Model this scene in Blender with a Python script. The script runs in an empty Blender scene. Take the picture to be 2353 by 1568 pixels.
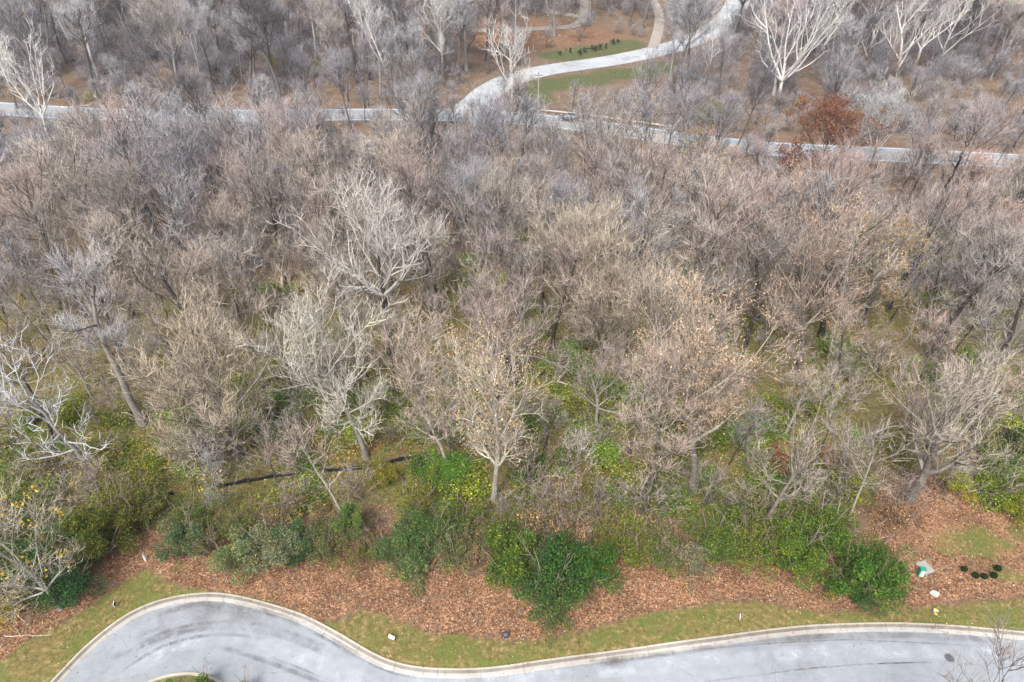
import bpy, math, random
import numpy as np
from mathutils import Vector

# ------------------------------------------------------------------ camera, world, sun, exposure
scene = bpy.context.scene
col = scene.collection
CAM_H, PITCH = 50.0, math.radians(36.5)
cam_d = bpy.data.cameras.new('camera'); cam = bpy.data.objects.new('camera', cam_d); col.objects.link(cam)
cam.location = (0, 0, CAM_H); cam.rotation_euler = (math.pi/2 - PITCH, 0, 0)
cam_d.sensor_width = 36; cam_d.lens = 24; cam_d.clip_end = 6000; cam_d.clip_start = 0.5
scene.camera = cam

SUN_EL, SUN_AZ = math.radians(52), math.radians(200)
world = bpy.data.worlds.new('World'); scene.world = world; world.use_nodes = True
wn = world.node_tree.nodes; wl = world.node_tree.links
sky = wn.new('ShaderNodeTexSky'); sky.sky_type = 'NISHITA'; sky.sun_disc = False
sky.sun_elevation = SUN_EL; sky.sun_rotation = SUN_AZ; sky.dust_density = 4.0; sky.air_density = 1.0; sky.ozone_density = 1.0
hs = wn.new('ShaderNodeHueSaturation'); hs.inputs['Saturation'].default_value = 0.56
wl.new(sky.outputs[0], hs.inputs['Color']); wl.new(hs.outputs[0], wn['Background'].inputs['Color'])
wn['Background'].inputs['Strength'].default_value = 0.12
sun_d = bpy.data.lights.new('sun', 'SUN'); sun = bpy.data.objects.new('sun', sun_d); col.objects.link(sun)
sun_d.energy = 1.5; sun_d.angle = math.radians(14); sun_d.color = (1.0, 0.975, 0.94)
sdir = Vector((math.cos(SUN_EL)*math.sin(SUN_AZ), math.cos(SUN_EL)*math.cos(SUN_AZ), math.sin(SUN_EL)))
sun.rotation_euler = sdir.to_track_quat('Z', 'Y').to_euler()
vs = scene.view_settings
vs.view_transform = 'Standard'; vs.look = 'None'; vs.gamma = 1; vs.use_curve_mapping = False
vs.exposure = 1.16
scene.render.engine = 'CYCLES'
scene.cycles.max_bounces = 5; scene.cycles.diffuse_bounces = 3; scene.cycles.transparent_max_bounces = 8
scene.cycles.volume_bounces = 0

HAZE = 0.00022

# ------------------------------------------------------------------ helpers
FPX = 24/36*2353
SP, CP = math.sin(PITCH), math.cos(PITCH)
RNG = np.random.default_rng(7)
rnd = random.Random(11); rs = random.Random(5)

def terrain(x, y):
    y = np.asarray(y, float); x = np.asarray(x, float)
    a = 20*np.log1p(np.exp(np.clip((y-188)/20, -30, 30)))
    a = np.where(y-188 > 600, y-188, a)
    return 38*np.tanh(0.10*a/38)

def ground_at(u, v):
    """map coordinates of the survey photo (2353 wide) to a point on the terrain"""
    dx, q = (u-1176.5)/FPX, (784-v)/FPX
    d = np.array([dx, CP+q*SP, -SP+q*CP])
    t = CAM_H/max(-d[2], 0.02)
    for _ in range(40):
        p = d*t
        h = float(terrain(p[0], p[1]))
        t += ((CAM_H+p[2])-h)/(-d[2]+0.12)*0.8
    p = d*t
    return Vector((p[0], p[1], float(terrain(p[0], p[1]))))

def tone(c, lo=0.9, hi=1.12):
    k = rs.uniform(lo, hi); w = rs.uniform(-0.025, 0.025)
    return (c[0]*k*(1+w), c[1]*k, c[2]*k*(1-w))

def height_to(p, v):
    q = (784-v)/FPX
    return p[1]*(q*CP-SP)/(CP+q*SP) + CAM_H - p[2]

def metres(p, px, z=0):
    """size in metres of px photo pixels at the distance of p"""
    return px*(p[1]*CP+(CAM_H-p[2]-z)*SP)/FPX

def project(p):
    dep = p[1]*CP-(p[2]-CAM_H)*SP
    return 1176.5+p[0]/dep*FPX, 784-FPX*(p[1]*SP+(p[2]-CAM_H)*CP)/dep

def mesh_np(name, V, F, mat=None, smooth=False, attrs=None, matidx=None):
    V = np.asarray(V, np.float32); F = np.asarray(F, np.int32); k = F.shape[1]
    me = bpy.data.meshes.new(name)
    me.vertices.add(len(V)); me.vertices.foreach_set('co', V.ravel())
    me.loops.add(F.size); me.loops.foreach_set('vertex_index', F.ravel())
    me.polygons.add(len(F)); me.polygons.foreach_set('loop_start', np.arange(len(F), dtype=np.int32)*k)
    if smooth: me.polygons.foreach_set('use_smooth', np.ones(len(F), bool))
    for m in (mat if isinstance(mat, (list, tuple)) else [mat]):
        if m: me.materials.append(m)
    if matidx is not None: me.polygons.foreach_set('material_index', np.asarray(matidx, np.int32))
    for an, arr in (attrs or {}).items():
        arr = np.asarray(arr, np.float32)
        if arr.ndim == 1:
            at = me.attributes.new(an, 'FLOAT', 'POINT'); at.data.foreach_set('value', arr)
        else:
            at = me.attributes.new(an, 'FLOAT_COLOR', 'POINT'); at.data.foreach_set('color', np.hstack([arr, np.ones((len(arr), 1), np.float32)]).ravel())
    me.update(calc_edges=True); me.validate()
    return me

def link(name, me, parent=None, loc=None, color=None):
    o = bpy.data.objects.new(name, me); col.objects.link(o)
    if parent: o.parent = parent
    if loc is not None: o.location = loc
    if color: o.color = (*color, 1)
    return o

def empty(name, loc, rz=0, sc=1):
    o = bpy.data.objects.new(name, None); col.objects.link(o)
    o.location = loc; o.rotation_euler = (0, 0, rz)
    o.scale = (sc, sc, sc) if not isinstance(sc, (tuple, list)) else sc
    o.empty_display_size = 0.3
    return o

def tag(o, label=None, cat=None, group=None, kind=None):
    if label: o['label'] = label
    if cat: o['category'] = cat
    if group: o['group'] = group
    if kind: o['kind'] = kind
    return o

def copy_tree(o, parent=None):
    c = o.copy(); col.objects.link(c)
    if parent: c.parent = parent
    for ch in list(o.children): copy_tree(ch, c)
    return c

class MB:
    """collects boxes, prisms and tubes for ONE mesh"""
    def __init__(s): s.v, s.f = [], []
    def box(s, c, d, rz=0, tilt=0, taper=1.0):
        b = len(s.v); hx, hy, hz = d[0]/2, d[1]/2, d[2]/2
        for z in (-1, 1):
            k = taper if z > 0 else 1
            for x, y in ((-1, -1), (1, -1), (1, 1), (-1, 1)):
                p = [x*hx*k, y*hy*k, z*hz]
                p = [p[0], p[1]*math.cos(tilt)-p[2]*math.sin(tilt), p[1]*math.sin(tilt)+p[2]*math.cos(tilt)]
                s.v.append((c[0]+p[0]*math.cos(rz)-p[1]*math.sin(rz), c[1]+p[0]*math.sin(rz)+p[1]*math.cos(rz), c[2]+p[2]))
        s.f += [(b+3, b+2, b+1, b), (b+4, b+5, b+6, b+7)] + [(b+i, b+(i+1) % 4, b+4+(i+1) % 4, b+4+i) for i in range(4)]
        return s
    def rings(s, rings, cap=True):
        b = len(s.v); n = len(rings[0])
        for r in rings: s.v += [tuple(p) for p in r]
        for i in range(len(rings)-1):
            for j in range(n):
                s.f.append((b+i*n+j, b+i*n+(j+1) % n, b+(i+1)*n+(j+1) % n, b+(i+1)*n+j))
        if cap:
            s.f.append(tuple(b+j for j in range(n))[::-1]); s.f.append(tuple(b+(len(rings)-1)*n+j for j in range(n)))
        return s
    def cyl(s, c, r0, r1, h, n=10):
        ring = lambda r, z: [(c[0]+r*math.cos(2*math.pi*j/n), c[1]+r*math.sin(2*math.pi*j/n), z) for j in range(n)]
        return s.rings([ring(r0, c[2]), ring(r1, c[2]+h)])
    def build(s, name, mat, parent=None, loc=None, smooth=False, color=None):
        me = bpy.data.meshes.new(name); me.from_pydata(s.v, [], s.f)
        if mat: me.materials.append(mat)
        if smooth: me.polygons.foreach_set('use_smooth', [True]*len(me.polygons))
        me.update()
        return link(name, me, parent, loc, color)

# ------------------------------------------------------------------ materials
def new_mat(name, rough=0.9):
    m = bpy.data.materials.new(name); m.use_nodes = True
    nt = m.node_tree; b = nt.nodes['Principled BSDF']; b.inputs['Roughness'].default_value = rough
    b.inputs['Specular IOR Level'].default_value = 0.2
    return m, nt, b

def node(nt, t, **kw):
    n = nt.nodes.new(t)
    for k, v in kw.items():
        if k in n.inputs: n.inputs[k].default_value = v
        else: setattr(n, k, v)
    return n

def noise(nt, scale, detail=4, rough=0.6, vec=None, dist=0.0):
    n = node(nt, 'ShaderNodeTexNoise'); n.inputs['Scale'].default_value = scale
    n.inputs['Detail'].default_value = detail; n.inputs['Roughness'].default_value = rough; n.inputs['Distortion'].default_value = dist
    if vec is not None: nt.links.new(vec, n.inputs['Vector'])
    return n.outputs['Fac']

def coords(nt, kind='Object'):
    return node(nt, 'ShaderNodeTexCoord').outputs[kind]

def ramp(nt, fac, stops):
    r = node(nt, 'ShaderNodeValToRGB'); e = r.color_ramp.elements
    while len(e) < len(stops): e.new(0.5)
    for el, (p, c) in zip(e, stops): el.position = p; el.color = (*c, 1)
    nt.links.new(fac, r.inputs['Fac']); return r.outputs['Color']

def mixc(nt, fac, a, b, mode='MIX'):
    m = node(nt, 'ShaderNodeMix', data_type='RGBA', blend_type=mode)
    for s, v in ((0, fac), (6, a), (7, b)):
        if hasattr(v, 'is_output') or isinstance(v, bpy.types.NodeSocket): nt.links.new(v, m.inputs[s])
        else: m.inputs[s].default_value = v if s == 0 else (*v, 1)
    return m.outputs[2]

def mathn(nt, op, a, b=None, c=None, clamp=False):
    m = node(nt, 'ShaderNodeMath', operation=op); m.use_clamp = clamp
    for i, v in enumerate((a, b, c)):
        if v is None: continue
        if isinstance(v, bpy.types.NodeSocket): nt.links.new(v, m.inputs[i])
        else: m.inputs[i].default_value = v
    return m.outputs[0]

def remap(nt, v, a, b, c=0.0, d=1.0):
    m = node(nt, 'ShaderNodeMapRange'); m.interpolation_type = 'SMOOTHSTEP'
    nt.links.new(v, m.inputs[0])
    for i, x in enumerate((a, b, c, d)): m.inputs[i+1].default_value = x
    return m.outputs[0]

def attr(nt, name, out='Fac'):
    a = node(nt, 'ShaderNodeAttribute'); a.attribute_name = name; return a.outputs[out]

def bump(nt, b, h, strength=0.4, dist=0.05):
    n = node(nt, 'ShaderNodeBump'); n.inputs['Strength'].default_value = strength; n.inputs['Distance'].default_value = dist
    nt.links.new(h, n.inputs['Height']); nt.links.new(n.outputs[0], b.inputs['Normal'])

def bark_material(name):
    m, nt, b = new_mat(name)
    oi = node(nt, 'ShaderNodeObjectInfo').outputs['Color']
    f = noise(nt, 3.0, 5, 0.7, coords(nt))
    c = mixc(nt, 1.0, oi, ramp(nt, f, [(0.25, (0.45, 0.42, 0.40)), (0.6, (1.05, 1.05, 1.05)), (0.8, (1.5, 1.48, 1.42))]), 'MULTIPLY')
    nt.links.new(c, b.inputs['Base Color']); return m
M_BARK = bark_material('rough_bark')

def sycamore_material():
    m, nt, b = new_mat('pale_peeling_bark')
    oi = node(nt, 'ShaderNodeObjectInfo').outputs['Color']
    f = noise(nt, 1.6, 5, 0.65, coords(nt))
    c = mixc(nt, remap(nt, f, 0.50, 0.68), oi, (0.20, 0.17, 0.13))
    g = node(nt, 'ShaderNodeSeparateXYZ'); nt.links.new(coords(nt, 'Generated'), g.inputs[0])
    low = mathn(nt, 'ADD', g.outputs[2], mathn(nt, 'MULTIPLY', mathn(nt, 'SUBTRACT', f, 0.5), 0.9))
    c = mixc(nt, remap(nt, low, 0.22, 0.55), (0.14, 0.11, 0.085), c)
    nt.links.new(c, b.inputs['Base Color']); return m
M_SYC = sycamore_material()

def twig_material(name, vcol=False, aged=False):
    m, nt, b = new_mat(name)
    oi = attr(nt, 'tint', 'Color') if vcol else node(nt, 'ShaderNodeObjectInfo').outputs['Color']
    r = node(nt, 'ShaderNodeNewGeometry').outputs['Random Per Island']
    if aged: oi = mixc(nt, 1.0, oi, mathn(nt, 'MULTIPLY', attr(nt, 'age'), 1.0), 'MULTIPLY')
    c = mixc(nt, 1.0, oi, ramp(nt, r, [(0, (0.42, 0.39, 0.37)), (0.5, (0.95, 0.95, 0.95)), (0.85, (1.45, 1.43, 1.4)), (1, (1.75, 1.74, 1.72))]), 'MULTIPLY')
    nt.links.new(c, b.inputs['Base Color']); return m
M_TWIG = twig_material('fine_twigs', False, True); M_STEM = twig_material('shrub_stems'); M_PALETWIG = twig_material('pale_twigs')

def leaf_material(name, stops, use_obj=True, trans=0.35, vcol=False, mixed=False):
    m, nt, b = new_mat(name, 0.7)
    r = node(nt, 'ShaderNodeNewGeometry').outputs['Random Per Island']
    c = ramp(nt, r, stops)
    if use_obj: c = mixc(nt, 1.0, c, node(nt, 'ShaderNodeObjectInfo').outputs['Color'], 'MULTIPLY')
    if vcol: c = mixc(nt, 1.0, c, attr(nt, 'tint', 'Color'), 'MULTIPLY')
    if mixed:
        P = coords(nt); c = mixc(nt, remap(nt, noise(nt, 0.9, 4, 0.7, P), 0.46, 0.66), c, mixc(nt, 1.0, c, (1.75, 1.25, 0.95), 'MULTIPLY'))
        c = mixc(nt, remap(nt, noise(nt, 1.7, 3, 0.7, P), 0.60, 0.72, 0, 0.75), c, (0.22, 0.155, 0.09))
    nt.links.new(c, b.inputs['Base Color'])
    if trans:
        t = node(nt, 'ShaderNodeBsdfTranslucent'); nt.links.new(c, t.inputs['Color'])
        mx = node(nt, 'ShaderNodeMixShader'); mx.inputs[0].default_value = trans
        nt.links.new(b.outputs[0], mx.inputs[1]); nt.links.new(t.outputs[0], mx.inputs[2])
        nt.links.new(mx.outputs[0], nt.nodes['Material Output'].inputs['Surface'])
    return m
VAR = [(0, (0.45, 0.48, 0.45)), (0.45, (1, 1, 1)), (0.8, (1.7, 1.6, 1.25)), (1, (3.2, 2.8, 2.0))]
M_LEAF = leaf_material('shrub_leaves', VAR, mixed=True)
M_DRYLEAF = leaf_material('dry_leaves', [(0, (0.55, 0.45, 0.4)), (0.4, (1, 1, 1)), (0.75, (1.25, 1.2, 1.05)), (1, (1.5, 1.55, 1.5))], trans=0.3)
M_LITTER = leaf_material('fallen_leaves', [(0, (0.10, 0.055, 0.036)), (0.28, (0.20, 0.092, 0.052)), (0.62, (0.36, 0.18, 0.098)), (0.85, (0.52, 0.315, 0.185)), (0.96, (0.66, 0.50, 0.35)), (1, (0.82, 0.72, 0.56))], False, 0.1)
M_COVER = leaf_material('ground_cover_leaves', VAR, False, 0.25, True)
M_GRASSB = leaf_material('grass_blades', [(0, (0.06, 0.085, 0.015)), (0.4, (0.15, 0.15, 0.04)), (0.8, (0.30, 0.24, 0.09)), (1, (0.52, 0.42, 0.22))], False, 0.2)

def plain(name, c, rough=0.6, scale=6.0, amt=0.25, metal=0.0):
    m, nt, b = new_mat(name, rough)
    f = noise(nt, scale, 5, 0.65, coords(nt))
    lo = tuple(x*(1-amt) for x in c); hi = tuple(min(1, x*(1+amt)) for x in c)
    nt.links.new(ramp(nt, f, [(0.3, lo), (0.7, hi)]), b.inputs['Base Color']); b.inputs['Metallic'].default_value = metal
    return m

def ground_material():
    m, nt, b = new_mat('forest_floor', 0.95)
    P = coords(nt)
    n1 = noise(nt, 0.05, 6, 0.65, P); n2 = noise(nt, 0.35, 6, 0.7, P); n3 = noise(nt, 2.2, 5, 0.75, P); n4 = noise(nt, 9.0, 3, 0.8, P)
    vor = node(nt, 'ShaderNodeTexVoronoi'); vor.inputs['Scale'].default_value = 9.0; nt.links.new(P, vor.inputs['Vector'])
    cell = node(nt, 'ShaderNodeSeparateColor'); nt.links.new(vor.outputs['Color'], cell.inputs[0])
    brown = ramp(nt, n3, [(0.3, (0.075, 0.052, 0.036)), (0.5, (0.165, 0.112, 0.076)), (0.7, (0.28, 0.20, 0.14))])
    brown = mixc(nt, remap(nt, n2, 0.45, 0.7), brown, ramp(nt, n4, [(0.3, (0.16, 0.12, 0.085)), (0.7, (0.30, 0.235, 0.17))]))
    green = ramp(nt, n3, [(0.3, (0.05, 0.07, 0.018)), (0.52, (0.135, 0.17, 0.032)), (0.72, (0.28, 0.285, 0.08))])
    leaf = ramp(nt, cell.outputs[0], [(0, (0.11, 0.06, 0.04)), (0.35, (0.23, 0.112, 0.062)), (0.7, (0.37, 0.20, 0.11)), (0.95, (0.47, 0.29, 0.17)), (1, (0.62, 0.46, 0.31))])
    leaf = mixc(nt, remap(nt, n2, 0.35, 0.62), leaf, mixc(nt, 1.0, leaf, (0.58, 0.58, 0.56), 'MULTIPLY'))
    leaf = mixc(nt, remap(nt, noise(nt, 0.7, 6, 0.75, P), 0.54, 0.66, 0, 0.8), leaf, brown)
    grass = ramp(nt, n3, [(0.30, (0.07, 0.075, 0.018)), (0.44, (0.15, 0.13, 0.04)), (0.56, (0.23, 0.175, 0.07)), (0.68, (0.40, 0.31, 0.16))])
    gg = ramp(nt, n4, [(0.3, (0.065, 0.105, 0.02)), (0.7, (0.17, 0.195, 0.045))])
    grass = mixc(nt, mathn(nt, 'MULTIPLY', remap(nt, n2, 0.46, 0.60), 0.75), grass, gg)
    wob = mathn(nt, 'MULTIPLY', mathn(nt, 'SUBTRACT', mathn(nt, 'MULTIPLY_ADD', n3, 0.6, mathn(nt, 'MULTIPLY', n2, 0.4)), 0.5), 1.6)
    def mk(a): return remap(nt, mathn(nt, 'ADD', attr(nt, a), wob), 0.38, 0.62)
    c = mixc(nt, mk('green'), brown, green)
    c = mixc(nt, mk('leaf'), c, leaf)
    c = mixc(nt, mk('grass'), c, grass)
    lawn = ramp(nt, n3, [(0.3, (0.05, 0.065, 0.028)), (0.5, (0.09, 0.105, 0.042)), (0.68, (0.19, 0.165, 0.08))])
    c = mixc(nt, mk('lawn'), c, lawn)
    nt.links.new(c, b.inputs['Base Color'])
    bump(nt, b, mathn(nt, 'ADD', n3, mathn(nt, 'MULTIPLY', n4, 0.5)), 0.7, 0.12)
    return m

def asphalt_material(name, lo, mid, hi):
    m, nt, b = new_mat(name, 0.75)
    P = coords(nt)
    n1 = noise(nt, 0.12, 6, 0.6, P, 0.6); n2 = noise(nt, 1.1, 6, 0.7, P, 0.4); n3 = noise(nt, 25, 3, 0.8, P)
    f = mathn(nt, 'ADD', mathn(nt, 'MULTIPLY', n1, 0.55), mathn(nt, 'MULTIPLY', n2, 0.45))
    c = ramp(nt, f, [(0.34, lo), (0.5, mid), (0.64, hi)])
    c = mixc(nt, 1.0, c, ramp(nt, n3, [(0.3, (0.80, 0.80, 0.80)), (0.7, (1.17, 1.17, 1.17))]), 'MULTIPLY')
    if name.startswith('pale_concrete'):
        c = mixc(nt, remap(nt, noise(nt, 0.35, 6, 0.75, P), 0.50, 0.66, 0, 0.55), c, (0.22, 0.20, 0.175))
    if name.startswith('worn'):
        v = node(nt, 'ShaderNodeTexVoronoi'); v.inputs['Scale'].default_value = 0.9; nt.links.new(P, v.inputs['Vector'])       # oil spots
        c = mixc(nt, remap(nt, v.outputs['Distance'], 0.03, 0.075, 0.75, 0.0), c, (0.07, 0.07, 0.07))
        v = node(nt, 'ShaderNodeTexVoronoi', feature='DISTANCE_TO_EDGE'); v.inputs['Scale'].default_value = 0.16
        w = node(nt, 'ShaderNodeVectorMath', operation='MULTIPLY_ADD'); nz = node(nt, 'ShaderNodeTexNoise'); nz.inputs['Scale'].default_value = 0.8; nz.inputs['Detail'].default_value = 5
        nt.links.new(P, nz.inputs['Vector']); nt.links.new(nz.outputs['Color'], w.inputs[0]); w.inputs[1].default_value = (1.6, 1.6, 0); nt.links.new(P, w.inputs[2]); nt.links.new(w.outputs[0], v.inputs['Vector'])
        c = mixc(nt, mathn(nt, 'MULTIPLY', remap(nt, v.outputs['Distance'], 0.0, 0.007, 0.5, 0.0), remap(nt, n2, 0.45, 0.58)), c, (0.09, 0.09, 0.09))
    nt.links.new(c, b.inputs['Base Color']); bump(nt, b, n3, 0.2, 0.01)
    return m
M_ROAD = asphalt_material('worn_pale_asphalt', (0.22, 0.23, 0.24), (0.29, 0.309, 0.327), (0.345, 0.368, 0.39))
M_FARROAD = asphalt_material('far_road_asphalt', (0.27, 0.295, 0.315), (0.30, 0.33, 0.355), (0.33, 0.36, 0.385))
M_DRIVE = asphalt_material('pale_concrete_drive', (0.32, 0.34, 0.35), (0.42, 0.44, 0.46), (0.50, 0.53, 0.54))
M_GRAVEL = asphalt_material('gravel_track', (0.25, 0.21, 0.18), (0.33, 0.29, 0.25), (0.42, 0.37, 0.33))
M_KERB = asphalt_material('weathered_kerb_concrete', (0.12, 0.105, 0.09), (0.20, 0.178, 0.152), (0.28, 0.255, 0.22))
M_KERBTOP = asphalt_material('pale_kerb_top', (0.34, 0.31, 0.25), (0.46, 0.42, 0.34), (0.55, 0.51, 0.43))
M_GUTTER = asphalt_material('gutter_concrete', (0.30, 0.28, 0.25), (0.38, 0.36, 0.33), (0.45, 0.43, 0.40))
M_WHITE = plain('road_white_paint', (0.72, 0.73, 0.73)); M_YELLOW = plain('road_yellow_paint', (0.62, 0.40, 0.08))

# ------------------------------------------------------------------ map of the place (survey points)
KERB_PX = [(60, 1625), (90, 1595), (114, 1568), (140, 1542), (187, 1491), (234, 1451), (284, 1414), (321, 1394), (361, 1379), (401, 1369), (442, 1363), (485, 1360),
           (522, 1363), (562, 1371), (602, 1381), (636, 1391), (669, 1401), (706, 1414), (729, 1426), (756, 1441), (784, 1456), (804, 1468), (831, 1485),
           (868, 1506), (911, 1523), (958, 1532), (1012, 1536), (1068, 1536), (1118, 1534), (1169, 1528), (1219, 1520), (1269, 1513), (1319, 1506), (1370, 1500),
           (1443, 1490), (1487, 1484), (1568, 1472), (1653, 1461), (1736, 1449), (1803, 1441), (1870, 1435), (1937, 1432), (2004, 1430), (2071, 1430), (2138, 1433),
           (2205, 1437), (2272, 1443), (2353, 1451), (2450, 1462), (2560, 1478), (2700, 1500)]
def resample(pts, step):
    pts = np.asarray(pts, float); d = np.r_[0, np.cumsum(np.linalg.norm(np.diff(pts, axis=0), axis=1))]
    n = max(2, int(round(d[-1]/step))+1); s = np.linspace(0, d[-1], n)
    out = np.stack([np.interp(s, d, pts[:, i]) for i in range(pts.shape[1])], 1)
    return out
def smooth_line(pts, step, it=6):
    p = resample(pts, step)
    for _ in range(it): p[1:-1] = 0.25*p[:-2]+0.5*p[1:-1]+0.25*p[2:]
    return p
KERB = smooth_line([tuple(ground_at(u, v)[:2]) for u, v in KERB_PX], 0.5, 5)
KX, KY = KERB[:, 0], KERB[:, 1]
def line_of(px): return np.array([tuple(ground_at(u, v)[:2]) for u, v in px])
LEAFLINE = line_of([(-60, 1560), (60, 1470), (180, 1405), (270, 1345), (330, 1302), (370, 1315), (420, 1345), (500, 1352), (600, 1368), (690, 1398), (740, 1425), (790, 1415), (830, 1388), (900, 1415),
                    (1000, 1448), (1100, 1455), (1200, 1466), (1300, 1452), (1400, 1425), (1500, 1402), (1600, 1386), (1690, 1370), (1760, 1380), (1850, 1396),
                    (1950, 1402), (2080, 1396), (2130, 1384), (2353, 1366), (2500, 1370)])
EDGELINE = line_of([(-80, 1440), (60, 1400), (150, 1370), (230, 1320), (300, 1275), (345, 1250), (400, 1270), (500, 1285), (700, 1280), (830, 1260), (1000, 1270), (1200, 1290), (1400, 1270), (1550, 1270),
                    (1700, 1275), (1850, 1290), (2000, 1290), (2070, 1180), (2120, 1130), (2180, 1130), (2280, 1190), (2353, 1230), (2480, 1260)])
def yline(L, x): return np.interp(x, L[:, 0], L[:, 1])

def smooth01(a, b, x):
    t = np.clip((x-a)/(b-a), 0, 1); return t*t*(3-2*t)

FAR_PX = [(-420, 222), (-200, 238), (0, 250), (110, 258), (235, 264), (420, 267), (640, 266), (784, 264), (1000, 264), (1186, 271), (1340, 288), (1504, 311), (1569, 322), (1660, 332),
          (1800, 346), (2050, 356), (2200, 364), (2353, 372), (2600, 386), (2900, 400)]
FARL = smooth_line(line_of(FAR_PX), 2.0, 8)
DRIVEL = smooth_line(line_of([(1088, 262), (1095, 238), (1118, 212), (1172, 182), (1250, 162), (1330, 151), (1420, 138), (1500, 121), (1570, 102), (1622, 82), (1668, 50), (1692, 15), (1706, -30), (1715, -60)]), 2.0, 5)
DRIVE2L = smooth_line(line_of([(1500, 112), (1513, 70), (1517, 35), (1500, 0), (1480, -30)]), 2.0, 4)
TRACKL = smooth_line(line_of([(1075, 70), (1160, 70), (1250, 66), (1320, 62), (1342, 48), (1346, 20), (1342, -20)]), 2.0, 3)
TRACK2L = smooth_line(line_of([(1165, -10), (1200, 12), (1250, 27), (1300, 33), (1335, 38)]), 2.0, 3)
LANEL = smooth_line(line_of([(1556, 160), (1572, 164), (1590, 170), (1640, 195)]), 2.0, 3)
def dist_line(L, x, y):
    x = np.asarray(x, float); y = np.asarray(y, float); d = np.full(x.shape, 1e9)
    for p in L[::1 if len(L) < 60 else 2]: d = np.minimum(d, np.hypot(x-p[0], y-p[1]))
    return d

# ------------------------------------------------------------------ ground sheet
GREEN_BLOBS = [(640, 905, 4), (760, 905, 4.5), (830, 965, 4.5), (1060, 925, 3.5), (870, 1015, 4.5), (960, 1085, 3), (1040, 1100, 3), (1560, 995, 3.5), (1740, 1005, 4), (1740, 1085, 4.5),
               (1775, 1185, 4), (60, 1000, 4.5), (110, 1060, 4.5), (330, 1085, 4.5), (420, 1005, 4), (480, 1150, 3), (690, 1120, 3.2), (885, 1112, 1.8), (955, 1165, 2.6), (1380, 1010, 3), (1480, 1085, 2.6),
               (1330, 950, 3.5), (2165, 605, 6), (2200, 575, 6), (1740, 745, 3.5), (1320, 820, 4), (1900, 945, 2.8), (2300, 1100, 4), (2255, 1135, 3.2), (2140, 870, 2.6), (950, 745, 3.5), (225, 1050, 3.5), (590, 1000, 3.5),
               (1200, 1190, 3), (1320, 1130, 2.2), (1470, 1240, 3), (1640, 1160, 2.6), (1960, 1120, 3), (2030, 1040, 3), (2330, 990, 4), (40, 1120, 4), (250, 1160, 4), (200, 1240, 4), (70, 1290, 4), (1010, 1000, 3),
               (1560, 1060, 2.5), (1650, 740, 3), (2050, 620, 4), (560, 940, 3), (730, 1040, 3.5), (1080, 640, 4), (1030, 690, 4), (1250, 730, 4), (450, 700, 3), (1290, 880, 4), (1350, 880, 3.5), (1430, 930, 3.5), (1540, 850, 3), (1690, 800, 4), (1500, 600, 4), (1640, 640, 4), (2110, 590, 5), (2250, 640, 5), (2140, 680, 4), (1960, 850, 3.5), (1850, 960, 3), (1200, 960, 3), (1250, 1050, 3), (1420, 1100, 3), (1580, 1130, 3), (700, 960, 3.5), (150, 960, 4), (280, 980, 3), (960, 960, 3), (2330, 760, 5), (2300, 860, 4), (960, 560, 4), (620, 690, 3), (1180, 540, 4)]
BLOBW = [(ground_at(u, v), r) for u, v, r in GREEN_BLOBS]
def green_mask(x, y):
    g = np.zeros(np.shape(x))
    for p, r in BLOBW: g = np.maximum(g, 0.75*np.exp(-((x-p[0])**2+(y-p[1])**2)/(r*r)))
    return g
def grass_extra(x, y):
    g = np.zeros(np.shape(x))
    for u, v, rx, ry, a in ((2230, 1245, 6, 2.4, 0.75), (2330, 1215, 3, 2, 0.55), (2330, 1325, 3.2, 1.6, 0.6), (330, 1330, 2.2, 1.5, 0.6), (660, 320, 7, 3, 0.8), (740, 305, 6, 3, 0.7), (2050, 350, 12, 3, 0.5)):
        p = ground_at(u, v); g = np.maximum(g, a*np.exp(-((x-p[0])/rx)**2-((y-p[1])/ry)**2))
    return g
LAWN_PX = [(1300, 128, 11, 7), (1370, 118, 11, 8), (1440, 105, 9, 8), (1215, 205, 9, 9), (1260, 195, 10, 8), (1340, 185, 12, 7), (1430, 170, 12, 7), (1520, 155, 9, 7), (1230, 228, 7, 6)]
LAWNW = [(ground_at(u, v), a, b) for u, v, a, b in LAWN_PX]
def lawn_mask(x, y):
    g = np.zeros(np.shape(x))
    for p, a, b in LAWNW: g = np.maximum(g, 0.72*np.exp(-(((x-p[0])/(a*0.85))**2+((y-p[1])/(b*0.85))**2)**2))
    return g

def grow_axis(a, b, step, lo, hi):
    core = list(np.arange(a, b+1e-6, step)); s = step
    x = core[0]
    while x > lo: s *= 1.35; x -= s; core.insert(0, x)
    s = step; x = core[-1]
    while x < hi: s *= 1.35; x += s; core.append(x)
    return np.array(core)
gx = grow_axis(-62, 62, 0.7, -3000, 3000)
gy = np.r_[grow_axis(24, 62, 0.5, -3000, 62.1)[:-1]] if False else None
ys = list(np.arange(24, 62, 0.5)); s = 0.5; y = 62.0
while y < 320: ys.append(y); s = min(2.5, s*1.08); y += s
while y < 4000: ys.append(y); s *= 1.3; y += s
y = 24.0; s = 0.5; pre = []
while y > -3000: s *= 1.3; y -= s; pre.insert(0, y)
gy = np.array(pre+ys)
GX, GY = np.meshgrid(gx, gy)
ROADZ = -0.13
def in_road(x, y): return (y < np.interp(x, KX, KY)) & (x > KX[0]-0.0)
GZ = terrain(GX, GY)
kd = np.interp(GX, KX, KY)-GY
low = smooth01(-0.1, 0.6, kd)*(GX > KX[0]-1)*(GY > 12)
GZ = GZ-0.35*low                                    # the street is let into the ground
forest = smooth01(0, 3, GY-yline(EDGELINE, GX))
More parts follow.
